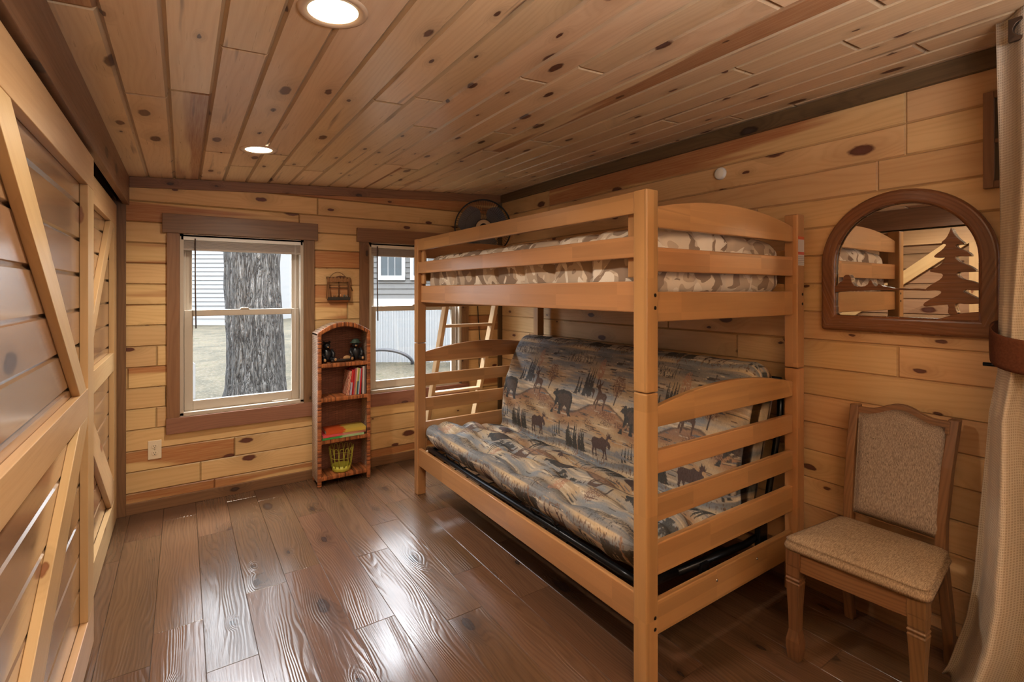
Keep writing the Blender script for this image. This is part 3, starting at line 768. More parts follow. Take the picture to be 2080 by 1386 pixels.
# ------------------------------------------------------------------ fan
CREAM = plain('cream_plastic', sr(196, 170, 140), .4, noise=.05)
t = NT('smoke_blade'); FANB = t.bsdf((.13, .15, .2), .15, Alpha=.72, Specular_IOR_Level=.5)
fan = thing('wall_fan', (2.15, YB - .02, 1.93), 'black caged fan mounted high in the corner behind the bunk bed', 'fan')
FC = Vector((2.12, 3.62, 1.945)); fd = Vector((-.42, -.9, -.06)).normalized()
FM = fd.to_track_quat('Z', 'Y').to_matrix().to_4x4(); FM.translation = FC
m = MB(); GRr = .238
for s_ in (-1, 1):
    for k in range(72):
        a = 2 * PI * k / 72
        pts = []
        for r_, h in ((.07, .055), (.12, .056), (.185, .045), (.222, .025), (GRr, .0)):
            pts.append(FM @ Vector((r_ * math.cos(a), r_ * math.sin(a), s_ * h + (.0 if s_ > 0 else -.015))))
        m.tube(pts, .0011, 4, caps=False)
    for r_, h, rr in ((.07, .055, .003), (.155, .052, .0013)):
        m.tube([FM @ Vector((r_ * math.cos(a * PI / 24), r_ * math.sin(a * PI / 24), s_ * h)) for a in range(48)], rr, 5, closed=True)
for h in (.006, -.012): m.tube([FM @ Vector((GRr * math.cos(a * PI / 32), GRr * math.sin(a * PI / 32), h)) for a in range(64)], .005, 6, closed=True)
m.build('wire_guard', BLACKM, fan)
for k in range(3):
    m = MB(); a0 = .5 + k * 2 * PI / 3
    vs = []; 
    for i in range(7):
        f_ = i / 6; rr = .05 + .165 * f_; wd = .035 + .16 * math.sin(min(1, f_ * 1.05) * PI * .5) * (1 - .35 * max(0, f_ - .7) / .3)
        for j in range(7):
            g_ = j / 6 - .5; a = a0 + g_ * wd / rr * 1.5
            vs.append(FM @ Vector((rr * math.cos(a), rr * math.sin(a), g_ * .05)))
    fs = [(i * 7 + j, i * 7 + j + 1, (i + 1) * 7 + j + 1, (i + 1) * 7 + j) for i in range(6) for j in range(6)]
    m.add(vs, fs, None, None, True); m.build('blade', FANB, fan)
m = MB(); m.lathe([(.036, .062), (.062, .060), (.068, .055), (.062, .05), (.036, .052), (.036, .062)], (0, 0, 0), 32, FM); m.build('hub_ring', CREAM, fan)
m = MB(); m.lathe([(0, .066), (.03, .064), (.036, .05), (.036, .04), (0, .04)], (0, 0, 0), 24, FM); m.build('hub_cap', BLACKP, fan)
m = MB(); m.lathe([(0, -.2), (.05, -.195), (.07, -.16), (.072, -.08), (.05, -.06), (0, -.06)], (0, 0, 0), 24, FM); m.build('motor_housing', BLACKP, fan)
m = MB(); mp_ = FM @ Vector((0, 0, -.15)); m.tube([mp_, mp_ + Vector((.0, .03, -.08)), Vector((2.17, YB - .03, 1.88))], .018, 10); m.box((2.13, YB - .02, 1.8), (2.21, YB - .0005, 1.96)); m.build('wall_bracket', BLACKP, fan, .004)
m = MB(); m.tube([(2.19, YB - .012, 1.82), (2.2, YB - .014, 1.6), (2.235, YB - .01, 1.35), (2.243, YB - .012, 1.15), (2.262, YB - .012, .95), (2.25, YB - .012, .75), (2.275, YB - .014, .6), (2.27, YB - .012, .4)], .004, 6); m.build('power_cord', BLACKP, fan)

# ------------------------------------------------------------------ wicker bookcase
def wicker(name, c1, c2, gap, sx, sy, rough=.5, axis='side'):
    t = NT(name); tc = t.n('TexCoord', out=3)
    sp = t.n('SeparateXYZ', {0: tc}, out=None)
    h_ = sp.outputs[1] if axis == 'side' else sp.outputs[0]
    br = t.n('TexBrick', {'Vector': t.vec(h_, sp.outputs[2], 0.0), 'Color1': (*c1, 1), 'Color2': (*c2, 1), 'Mortar': (*gap, 1), 'Scale': 1.0, 'Mortar Size': .0016, 'Mortar Smooth': .5, 'Brick Width': sx, 'Row Height': sy}, out=None)
    nzz = t.noise(tc, 90.0, 3)
    c = t.mix(t.math('MULTIPLY', nzz, .6), br.outputs[0], [x * .5 for x in c2])
    return t.bsdf(c, rough, t.math('SUBTRACT', 1.0, br.outputs[1]), .8, .004, Specular_IOR_Level=.6)
WSIDE = wicker('wicker_side_sheen', sr(226, 206, 190), sr(200, 172, 150), sr(80, 50, 36), .04, .0125, .28)  # side weave paler: window sheen painted into its colours
WBACK = wicker('wicker_weave_back', sr(176, 116, 90), sr(146, 92, 70), sr(78, 46, 36), .05, .008, .55, 'back')
t = NT('wrapped_rattan'); u, v, r, g, b = uvs(t)
tc = t.n('TexCoord', out=3); sp = t.n('SeparateXYZ', {0: tc}, out=None)
wn = t.n('TexWhiteNoise', {1: t.math('FLOOR', t.math('MULTIPLY', u, 95.0))}, noise_dimensions='1D')
c = t.mix(t.math('POWER', wn, 1.6), sr(186, 116, 68), sr(104, 58, 32))
st_ = t.math('FRACT', t.math('MULTIPLY', u, 95.0))
RATT = t.bsdf(c, .4, t.math('SINE', t.math('MULTIPLY', st_, PI)), .5, .004)
bx0, bx1, by0, by1 = .802, 1.184, 3.70, 3.888
bk = thing('wicker_bookcase', ((bx0 + bx1) / 2, (by0 + by1) / 2, 0), 'tall narrow brown wicker bookcase with arched top between the windows', 'bookcase')
zt = 1.108; AR = .075
def arcz(x): 
    f_ = (x - bx0) / (bx1 - bx0) * 2 - 1; return zt + AR * (1 - f_ * f_)
for x in (bx0, bx1 - .018):
    m = MB(); m.box((x, by0 + .02, .03), (x + .018, by1, zt - .004), 2); part(m, 'side_panel', WSIDE, bk, .004)
n = 20
for x in (bx0, bx1 - .028):
    m = MB(); m.box((x, by0, .0), (x + .028, by0 + .024, zt - .01), 2); part(m, 'front_stile', RATT, bk, .008)
m = MB()
xs_ = [bx0 + (bx1 - bx0) * k / n for k in range(n + 1)]
m.prism([(x, arcz(x)) for x in xs_] + [(x, arcz(x) - .034) for x in xs_[::-1]], 1, by0, by0 + .024, 0); part(m, 'arch_front', RATT, bk, .006)
m = MB(); m.prism([(x, arcz(x) - .004) for x in xs_] + [(x, arcz(x) - .02) for x in xs_[::-1]], 1, by0 + .02, by1, 0); part(m, 'arched_top', WSIDE, bk, .003)
m = MB(); m.prism([(bx0 + .01, .04), (bx1 - .01, .04)] + [(x, arcz(x) - .01) for x in xs_[::-1][1:-1]], 1, by1 - .012, by1, 0); m.build('back_panel', WBACK, bk)
SHZ = (.885, .636, .335, .072)
for z in SHZ:
    m = MB(); m.box((bx0 + .016, by0 + .002, z - .03), (bx1 - .016, by1 - .01, z), 0); part(m, 'shelf', RATT, bk, .006)
for x in (bx0 + .002, bx1 - .03):
    m = MB(); m.box((x, by1 - .03, 0), (x + .026, by1 - .002, .06), 2); m.build('rear_foot', RATT, bk, .004)

# books
PAGE = plain('paper_pages', sr(222, 212, 196), .8, noise=.12, ns=300)
def cover_mat(nm, col, pat=None, c2=None):
    t = NT(nm); tc = t.n('TexCoord', out=0)
    if pat == 'check':
        c = t.n('TexChecker', {0: tc, 1: (*col, 1), 2: (*c2, 1), 3: 9.0})
    elif pat == 'split':
        x = t.n('SeparateXYZ', {0: tc}, out=None).outputs[0]
        c = t.mix(t.math('GREATER_THAN', t.math('ADD', x, t.math('MULTIPLY', t.noise(tc, 4.0), .3)), .6), col, c2)
    elif pat == 'half':
        x = t.n('SeparateXYZ', {0: tc}, out=None).outputs[2]
        c = t.mix(t.math('GREATER_THAN', x, .5), col, c2)
    else: c = t.mix(t.noise(tc, 5.0), [x * .85 for x in col], [min(1, x * 1.15) for x in col])
    return t.bsdf(c, .35)
def book(label, cov, M, w_, h_, d_, group):
    """local: x thickness, y depth (spine at y=0), z height"""
    o = thing('book', M.translation, label, 'book', group)
    L = M
    m = MB(); tk = .0018
    m.box((0, 0, 0), (tk, d_, h_), M=L); m.box((w_ - tk, 0, 0), (w_, d_, h_), M=L); m.box((tk, 0, 0), (w_ - tk, tk, h_), M=L)
    m.build('cover', cov, o)
    m = MB(); m.box((tk, tk, .002), (w_ - tk, d_ - .003, h_ - .002), M=L); m.build('page_block', PAGE, o)
ups = [(.018, .192, sr(176, 44, 36), 'check', sr(228, 206, 176), 'thick red book with pale checks at the left end of the upright row'),
       (.013, .200, sr(196, 178, 196), 'half', sr(206, 60, 60), 'lilac and red book next to the red checked book'),
       (.009, .205, sr(190, 40, 44), None, None, 'thin plain red book among the upright books'),
       (.010, .212, sr(176, 116, 128), None, None, 'thin dusty pink book in the middle of the upright row'),
       (.009, .214, sr(214, 186, 128), 'half', sr(230, 214, 176), 'cream and tan spined book in the upright row'),
       (.010, .210, sr(60, 104, 120), 'half', sr(176, 180, 90), 'teal and olive spined book in the upright row'),
       (.008, .206, sr(176, 196, 214), None, None, 'pale blue thin book in the upright row'),
       (.010, .208, sr(196, 40, 52), None, None, 'bright red book near the right end of the upright row'),
       (.013, .222, sr(206, 200, 196), None, None, 'white book near the right end of the upright row'),
       (.010, .226, sr(110, 104, 108), None, None, 'tall grey book at the right end of the upright row')]
xr_ = bx1 - .032; pl_ = 0
lean = [6.5, 5.5, 4.5, 4.5, 4.5, 4.5, 4.5, 4.5, .6, .3]
for (w_, h_, col, pat, c2, lb), ln in list(zip(ups, lean))[::-1]:
    an = math.radians(ln); h_ *= .93
    xr_ -= w_ / math.cos(an) + .0012 + max(0, h_ * (math.sin(an) - math.sin(pl_)))
    pl_ = an
    M = Matrix.Translation((xr_ + .0, 3.712, SHZ[1] + .0015)) @ Matrix.Rotation(an, 4, 'Y')
    M = Matrix.Translation((0, 0, w_ * math.sin(an))) @ M
    book(lb, cover_mat('book_cover', col, pat, c2), M, w_, h_, .13, 'upright books on the second shelf')
RZ = lambda d: Matrix.Rotation(math.radians(d), 4, 'Z')
def flat(lb, cov, x, y, z, rz, w_, h_, d_):
    # lying: thickness up, spine facing the room
    M = Matrix.Translation((x, y, z)) @ RZ(rz) @ Matrix.Rotation(PI / 2, 4, 'Y') @ Matrix.Translation((-w_, 0, 0))
    book(lb, cov, M, w_, h_, d_, 'books lying on the third shelf')
flat('green picture book at the bottom of the lying stack', cover_mat('book_cover', sr(72, 158, 84), 'split', sr(170, 200, 150)), .834, 3.698, SHZ[2] + .001, 0, .012, .30, .16)
flat('pink picture book in the middle of the lying stack', cover_mat('book_cover', sr(226, 92, 100), 'split', sr(210, 150, 140)), .838, 3.706, SHZ[2] + .0145, 1.5, .017, .312, .155)
flat('orange covered book on top of the lying stack', cover_mat('book_cover', sr(204, 88, 40), 'split', sr(206, 180, 86)), .862, 3.712, SHZ[2] + .033, -2, .026, .285, .15)

# yellow wire basket
YEL = plain('yellow_wire', sr(196, 196, 84), .4, noise=.05)
bs_ = thing('wire_basket', (.988, 3.78, SHZ[3]), 'yellow looped wire basket on the bottom shelf of the bookcase', 'basket')
bc = Vector((.988, 3.782, SHZ[3] + .003))
m = MB(); m.lathe([(.0, .004), (.062, .004), (.064, .0), (.066, .002), (.069, .04), (.067, .04), (.063, .008), (0, .008)], bc, 36); m.build('base_band', YEL, bs_)
m = MB()
for k in range(14):
    a = 2 * PI * k / 14; pts = []
    for i in range(13):
        f_ = i / 12; s_ = math.sin(f_ * PI); z = .03 + .145 * min(1, s_ * 1.12) if True else 0
        aa = a + (f_ - .5) * (2 * PI / 14) * 1.7 * (.7 + .3 * s_); rr = .066 + .022 * (z / .175)
        pts.append(bc + Vector((rr * math.cos(aa), rr * math.sin(aa), z)))
    m.tube(pts, .0016, 5)
m.tube([bc + Vector((.078 * math.cos(a * PI / 18), .078 * math.sin(a * PI / 18), .1)) for a in range(36)], .0014, 5, closed=True)
m.build('wire_loops', YEL, bs_)

# bear figurines on the top shelf
BEARM = plain('black_resin', (.016, .016, .018), .38, noise=.4, ns=60, bs=.3)
TANM = plain('tan_resin', sr(176, 136, 92), .5, noise=.2)
HATM = plain('green_hat_resin', sr(58, 74, 62), .6, noise=.25)
def bear(label, x, y, rz, hat):
    o = thing('bear_figurine', (x, y, SHZ[0] + .004), label, 'figurine', 'black bear figurines on the bookcase')
    T = Matrix.Translation((x, y, SHZ[0] + .004)) @ RZ(rz)
    def P(v): return T @ Vector(v)
    m = MB()
    m.ball(P((0, 0, .048)), (.034, .03, .05)); m.ball(P((-.004, -.004, .118)), (.027, .026, .026)); m.ball(P((-.006, -.028, .112)), (.014, .016, .011))
    for s_ in (-1, 1):
        m.ball(P((s_ * .021, .006, .142)), .0085, 8)
        m.tube([P((s_ * .03, 0, .085)), P((s_ * .042, -.018, .06)), P((s_ * .034, -.036, .04))], [.013, .012, .010], 10)
        m.ball(P((s_ * .034, -.036, .04)), .0115, 8)
        m.tube([P((s_ * .02, -.005, .022)), P((s_ * .034, -.035, .017)), P((s_ * .038, -.06, .016))], [.019, .016, .015], 10)
        m.ball(P((s_ * .038, -.062, .018)), (.014, .011, .017), 8)
    m.build('body', BEARM, o)
    for s_ in (-1, 1):
        m = MB(); m.ball(P((s_ * .038, -.072, .019)), (.009, .003, .011), 8); m.build('paw_pad', TANM, o)
    m = MB(); m.ball(P((-.006, -.038, .110)), (.008, .008, .006), 8); m.build('muzzle', TANM, o)
    if hat:
        m = MB(); m.lathe([(.04, .128), (.042, .131), (.03, .136), (.026, .15), (.018, .158), (0, .16)], P((-.003, 0, 0)) - Vector((0, 0, 0)), 24); m.build('hat', HATM, o)
bear('black bear figurine sitting bare headed at the left of the top shelf', 0.886, 3.79, 6, False)
bear('black bear figurine in a green hat at the right of the top shelf', 1.098, 3.79, -6, True)
m = MB(); m.tube([(.905, 3.742, SHZ[0] + .011), (.95, 3.74, SHZ[0] + .0125), (1.0, 3.741, SHZ[0] + .012), (1.05, 3.747, SHZ[0] + .0125)], [.009, .011, .0105, .009], 10)
m.tube([(.96, 3.74, SHZ[0] + .014), (.966, 3.755, SHZ[0] + .026)], .004, 6)
tag(m.build('driftwood_stick', plain('dark_bark', sr(52, 38, 30), .7, noise=.4, ns=80, bs=.5)), 'dark stick lying between the two bear figurines', 'stick')
m = MB(); m.ball((1.03, 3.785, SHZ[0] + .0205), (.03, .016, .02), 10); m.ball((1.052, 3.776, SHZ[0] + .013), (.014, .012, .013), 8)
tag(m.build('tan_pebble', TANM), 'small tan rounded ornament beside the bear with the hat', 'ornament')

# ------------------------------------------------------------------ wall decor and outlets
hw = thing('rustic_window_hanging', (1.0, YB - .02, 1.35), 'small rustic window shaped wall hanging above the bookcase', 'wall hanging')
TWIG = plain('twig_brown', sr(104, 72, 46), .8, noise=.35, ns=120, bs=.5)
BURL = plain('burlap_brown', sr(150, 108, 70), .9, noise=.35, ns=220, bs=.5)
hx0, hx1, hz0, hz1 = .915, 1.085, 1.352, 1.512
m = MB()
for x in (hx0 + .008, hx1 - .008): m.tube([(x, YB - .016, hz0), (x + .002, YB - .016, (hz0 + hz1) / 2), (x, YB - .016, hz1)], .009, 8)
m.tube([(hx0 - .004, YB - .016, hz1), (hx1 + .004, YB - .016, hz1 - .004)], .008, 8)
m.build('twig_frame', TWIG, hw)
m = MB(); xm = (hx0 + hx1) / 2 + .003
m.tube([(xm, YB - .014, hz0), (xm, YB - .014, hz1)], .0036, 6); m.tube([(hx0, YB - .014, 1.437), (hx1, YB - .014, 1.435)], .0036, 6); m.build('muntin', TWIG, hw)
for s_ in (0, 1):
    m = MB(); vs = []; n1_, n2_ = 10, 12
    for i in range(n1_ + 1):
        for j in range(n2_ + 1):
            f_ = i / n1_; z = hz0 - .0 + (hz1 - hz0) * (1 - f_); wd = .014 + .02 * f_ * (1 if s_ == 0 else .25) - .004 * math.exp(-((f_ - .45) / .12) ** 2)
            xx = hx0 - .012 * f_ + wd * j / n2_ if s_ == 0 else hx1 + .008 * f_ - wd * j / n2_
            vs.append((xx, YB - .026 - .004 * math.sin(j * 2.1 + f_ * 2), z))
    m.add(vs, [(i * (n2_ + 1) + j, (i + 1) * (n2_ + 1) + j, (i + 1) * (n2_ + 1) + j + 1, i * (n2_ + 1) + j + 1) for i in range(n1_) for j in range(n2_)], None, None, True)
    m.build('burlap_curtain', BURL, hw)
m = MB(); vs = []
for j in range(25):
    xx = hx0 + (hx1 - hx0) * j / 24
    for zz, yy in ((hz1 + .004, .022), (hz1 - .018, .03), (hz1 - .03 - .004 * (j % 2), .026)): vs.append((xx, YB - yy - .003 * math.sin(j * 1.7), zz))
m.add(vs, [(j * 3 + k, j * 3 + k + 1, (j + 1) * 3 + k + 1, (j + 1) * 3 + k) for j in range(24) for k in range(2)], None, None, True); m.build('burlap_valance', BURL, hw)
m = MB(); m.box((hx0 + .003, YB - .05, hz0 - .012), (hx1 - .003, YB - .004, hz0 + .012)); m.build('ledge', plain('dark_ledge', sr(58, 50, 42), .7, noise=.3), hw, .003)
for i, (x, h, c) in enumerate(((.965, .022, sr(160, 120, 84)), (.99, .03, sr(170, 128, 88)), (1.012, .024, sr(196, 140, 96)), (1.04, .018, sr(110, 110, 104)), (1.06, .014, sr(150, 140, 130)))):
    m = MB(); m.lathe([(0, 0), (.007, 0), (.008, h * .6), (.004, h * .8), (.004, h), (0, h)], (x, YB - .034, hz0 + .012), 10); m.build('tiny_bottle', plain('tiny_jar', c, .4, noise=.1), hw)
m = MB(); m.tube([(hx0 + .02, YB - .012, hz1)] + [(hx0 + .02 + .125 * k / 12, YB - .006, hz1 + .045 * math.sin(k / 12 * PI) ** .8) for k in range(1, 12)] + [(hx1 - .025, YB - .012, hz1)], .0013, 5); m.build('hanging_wire', BLACKM, hw)
m = MB(); m.tube([(hx1 + .001, YB - .02, 1.447), (hx1 + .012, YB - .02, 1.435), (hx1 + .02, YB - .022, 1.41)], .004, 6); m.build('curtain_tie', TWIG, hw)

ou = thing('wall_outlet', (-.15, YB, .328), 'ivory double electrical outlet low beside the barn doors', 'outlet')
m = MB(); m.box((-.186, YB - .006, .326), (-.114, YB + .0, .447)); m.build('cover_plate', IVORY, ou, .003)
for z in (.408, .365):
    m = MB(); m.prism(arc((-.15, z), .0175, 0, 2 * PI, 24, 1, .85)[:-1], 1, YB - .0085, YB - .005); s_ = m.build('receptacle', IVORY, ou, .001)
    m = MB()
    for dx in (-.006, .006): m.box((-.15 + dx - .0011, YB - .0091, z + .000), (-.15 + dx + .0011, YB - .0084, z + .008))
    m.prism(arc((-.15, z - .007), .0026, 0, 2 * PI, 10)[:-1], 1, YB - .0091, YB - .0084); m.build('slot', DARK, s_)
m = MB(); m.lathe([(0, .002), (.0025, .0015), (.003, 0)], (-.15, YB - .006, .3865), 10, Matrix.Rotation(PI / 2, 4, 'X')); m.build('screw', CHROME, ou)

pk = thing('wall_mounted_light', (XR, 1.645, 2.065), 'small round white stick-on light high on the wall above the bed', 'light')
MX = Matrix.Rotation(-PI / 2, 4, 'Y')
m = MB(); m.lathe([(0, 0), (.034, 0), (.035, .008), (.031, .018), (.027, .02)], (XR, 1.645, 2.065), 28, MX); m.build('housing', WHITEP, pk)
m = MB(); m.lathe([(.027, .019), (.018, .0215), (0, .023)], (XR, 1.645, 2.065), 28, MX); m.build('lens', plain('frosted_lens', sr(236, 232, 220), .25, noise=.04), pk)

# mirror
mi = thing('wall_mirror', (XR, .81, 1.233), 'arched wall mirror in a dark wood frame with a carved pine tree', 'mirror')
MXF = 2.468
cy, cz_, ro, ri = .812, 1.531, .302, .243
m = MB()
outer = [(cy + ro, 1.232)] + arc((cy, cz_), ro, 0, PI, 36) + [(cy - ro, 1.232)]
inner = [(cy + ri, 1.302)] + arc((cy, cz_), ri, 0, PI, 36) + [(cy - ri, 1.302)]
n = len(outer); vs = []
for x, off in ((MXF, 0), (XR - .002, 0)):
    vs += [(x, *p) for p in outer] + [(x, *p) for p in inner]
fs = []
for i in range(n):
    j = (i + 1) % n
    fs += [(i, n + i, n + j, j), (2 * n + i, 2 * n + j, 3 * n + j, 3 * n + i), (i, j, 2 * n + j, 2 * n + i), (n + i, 3 * n + i, 3 * n + j, n + j)]
fs = [f[::-1] for f in fs]
uv = []
off = (3.1, 7.7)
for f in fs:
    L = []
    for k in f:
        q = vs[k]; kk = k % n; L.append((kk * .03, (math.hypot(q[1] - cy, q[2] - cz_)) * 1.0))
    uv.append(L)
m.add(vs, fs, uv, None, False)
part(m, 'arched_frame', WALNUT, mi, .013, segs=4)
tree = [(0.6476, 1.6587), (0.6365, 1.6267), (0.6215, 1.6058), (0.6067, 1.5916), (0.614, 1.5877), (0.6315, 1.589), (0.635, 1.5828), (0.619, 1.5699), (0.6018, 1.5622), (0.5857, 1.5438), (0.6018, 1.5416), (0.6315, 1.5459), (0.635, 1.5383), (0.619, 1.5179), (0.5944, 1.5071), (0.5704, 1.4838), (0.5896, 1.4819), (0.6265, 1.483), (0.63, 1.474), (0.6165, 1.4561), (0.5896, 1.4492), (0.5586, 1.4328), (0.5572, 1.417), (0.58, 1.4107), (0.6091, 1.4172), (0.6116, 1.4088), (0.5896, 1.3947), (0.5563, 1.3728), (0.5563, 1.3633), (0.5993, 1.3592), (0.6365, 1.3636), (0.634, 1.342), (0.624, 1.3196), (0.6584, 1.3149), (0.6543, 1.3579), (0.6697, 1.3556), (0.7013, 1.3522), (0.731, 1.346), (0.7348, 1.3595), (0.712, 1.3769), (0.6802, 1.3974), (0.676, 1.4107), (0.7013, 1.4127), (0.7282, 1.4107), (0.7255, 1.4209), (0.7013, 1.441), (0.6775, 1.4574), (0.6697, 1.4771), (0.696, 1.4826), (0.7147, 1.4872), (0.7093, 1.4965), (0.6854, 1.5077), (0.6671, 1.5301), (0.6666, 1.5454), (0.6854, 1.5411), (0.7013, 1.5434), (0.696, 1.5538), (0.6723, 1.5736), (0.6604, 1.5926), (0.6749, 1.5958), (0.6775, 1.602), (0.662, 1.6159), (0.6517, 1.6414)]
hill = [(0.72, 1.2764), (0.71, 1.300), (0.688, 1.3002), (0.6697, 1.3064), (0.6441, 1.3182), (0.614, 1.3258), (0.58, 1.3309), (0.555, 1.3326), (0.555, 1.2857)]
landp = [(1.0697, 1.4462), (1.061, 1.4341), (1.0469, 1.434), (1.0364, 1.4516), (1.0239, 1.4545), (1.0191, 1.4835), (0.9939, 1.4828), (0.9852, 1.4372), (0.9619, 1.428), (0.9294, 1.433), (0.9198, 1.4586), (0.9135, 1.4585), (0.904, 1.4349), (0.8946, 1.429), (0.8865, 1.4435), (0.8729, 1.4303), (0.8486, 1.4265), (0.8307, 1.4206), (0.8071, 1.4223), (0.7727, 1.419), (0.7558, 1.4211), (0.7228, 1.4182), (0.7228, 1.4104), (0.7558, 1.4128), (0.7841, 1.4128), (0.8071, 1.4143), (0.8486, 1.4158), (0.904, 1.413), (1.0434, 1.4085), (1.0697, 1.3952)]
for nm, pl in (('carved_pine_tree', tree), ('carved_hill', hill), ('carved_skyline', landp)):
    m = MB(); m.prism(smooth_poly(pl, 1), 0, MXF + .006, XR - .006, 1); part(m, nm, WALNUT, mi, .003)
t = NT('mirror_glass'); MIR = t.bsdf((.86, .86, .85), .0, Metallic=1.0)
m = MB(); pl = [(cy + ri + .01, 1.29)] + arc((cy, cz_), ri + .01, 0, PI, 36) + [(cy - ri - .01, 1.29)]; m.prism(pl, 0, XR - .006, XR - .003); m.build('mirror_glass', MIR, mi)

# wooden lattice frame on the right wall, mostly behind the curtain
wf = thing('wall_frame', (XR, .4, 1.79), 'brown wooden framed panel on the wall behind the curtain', 'frame')
m = MB()
fy0_, fy1_, fz0, fz1 = .24, .556, 1.79, 2.145
m.box((2.474, fy1_ - .03, fz0), (XR - .001, fy1_, fz1), 2); m.box((2.474, fy0_, fz0), (XR - .001, fy0_ + .03, fz1), 2)
m.box((2.474, fy0_ + .03, fz0), (XR - .001, fy1_ - .03, fz0 + .025), 1); m.box((2.474, fy0_ + .03, fz1 - .025), (XR - .001, fy1_ - .03, fz1), 1); m.box((2.478, fy0_ + .03, 1.955), (XR - .001, fy1_ - .03, 1.97), 1)
m.build('outer_frame', TRIM, wf, .002)
m = MB(); m.box((2.490, fy0_ + .028, fz0 + .02), (XR - .001, fy1_ - .028, fz1 - .02), 2); m.build('inner_panel', TRIMD, wf)

# ------------------------------------------------------------------ chair
t = NT('tweed_upholstery'); tc = t.n('TexCoord', out=3)
n1 = t.noise(t.n('Mapping', {0: tc, 3: (420, 420, 80)}), 1.0, 3, .6); n2 = t.noise(t.n('Mapping', {0: tc, 3: (300, 300, 90), 1: (5, 2, 1)}), 1.0, 2)
c = t.mix(t.rng(n1, .35, .65), sr(118, 102, 90), sr(166, 148, 130)); c = t.mix(t.rng(n2, .68, .74), c, sr(74, 56, 46))
TWEED = t.bsdf(c, .9, n1, .35, .003, Specular_IOR_Level=.15)
t = NT('seat_fabric'); tc = t.n('TexCoord', out=3)
n1 = t.noise(t.n('Mapping', {0: tc, 3: (60, 480, 140)}), 1.0, 3, .6); n2 = t.noise(t.n('Mapping', {0: tc, 3: (180, 260, 180), 1: (5, 2, 1)}), 1.0, 2)
c = t.mix(t.rng(n1, .35, .65), sr(124, 102, 80), sr(168, 145, 118)); c = t.mix(t.rng(n2, .7, .76), c, sr(84, 62, 48))
SEATF = t.bsdf(c, .9, n1, .35, .003, Specular_IOR_Level=.15)
ch = thing('dining_chair', (2.16, .78, 0), 'oak dining chair with oatmeal tweed seat and back against the wall', 'chair')
fl_, fr_ = (1.955, .972), (1.985, .60); bl_, br_ = (2.375, .965), (2.385, .632)
for (x, y) in (fl_, fr_):
    m = MB()
    sec = [(.0, .019), (.012, .021), (.05, .025), (.075, .0245), (.115, .0175), (.2, .0195), (.292, .0245), (.297, .026), (.303, .0225), (.312, .0265), (.318, .0225), (.326, .0245), (.36, .0245), (.365, .0255), (.425, .0255)]
    vs = []; fs = []; uv = []
    for z, h in sec: vs += [(x - h, y - h, z), (x + h, y - h, z), (x + h, y + h, z), (x - h, y + h, z)]
    for i in range(len(sec) - 1):
        for k in range(4): fs.append((i * 4 + k, i * 4 + (k + 1) % 4, (i + 1) * 4 + (k + 1) % 4, (i + 1) * 4 + k))
    fs += [(3, 2, 1, 0), tuple(len(vs) - 4 + k for k in range(4))]
    m.solid(vs, fs, 2); lg = part(m, 'leg', OAK, ch, .002)
    m = MB(); m.lathe([(0, .0), (.013, 0), (.014, .0015), (0, .003)], (x, y, -.0005), 16); m.build('glide', CHROME, lg)
for (x, y), yt, ys_ in ((bl_, .948, .945), (br_, .622, .642)):
    m = MB(); vs = []; h = .0165; sec = [(0, x + .03, y), (.2, x - .005, y), (.42, x - .035, ys_), (.55, x - .03, ys_), (.75, x + .0, (ys_ + yt) / 2), (.925, x + .042, yt)]
    for z, xx, yy in sec: vs += [(xx - .02, yy - h, z), (xx + .02, yy - h, z), (xx + .02, yy + h, z), (xx - .02, yy + h, z)]
    fs = [(i * 4 + k, i * 4 + (k + 1) % 4, (i + 1) * 4 + (k + 1) % 4, (i + 1) * 4 + k) for i in range(len(sec) - 1) for k in range(4)] + [(3, 2, 1, 0), tuple(len(vs) - 4 + k for k in range(4))]
    m.solid(vs, fs, 2); lg = part(m, 'back_leg', OAK, ch, .004)
    m = MB(); m.lathe([(0, .0), (.013, 0), (.014, .0015), (0, .003)], (x + .03, y, -.0005), 16); m.build('glide', CHROME, lg)
def apron(a, b, z0, z1, t_=.02):
    a, b = Vector((*a, 0)), Vector((*b, 0)); d = (b - a); L = d.length; an = math.atan2(d.y, d.x)
    m = MB(); m.box((.02, -t_ / 2, z0), (L - .02, t_ / 2, z1), 0, Matrix.Translation(a) @ Matrix.Rotation(an, 4, 'Z')); part(m, 'apron', OAK, ch, .003)
apron((fl_[0] - .008, fl_[1]), (fr_[0] - .008, fr_[1]), .345, .42); apron(fl_, (2.35, .95), .345, .42); apron(fr_, (2.36, .64), .345, .42); apron((2.345, .955), (2.355, .635), .345, .42)
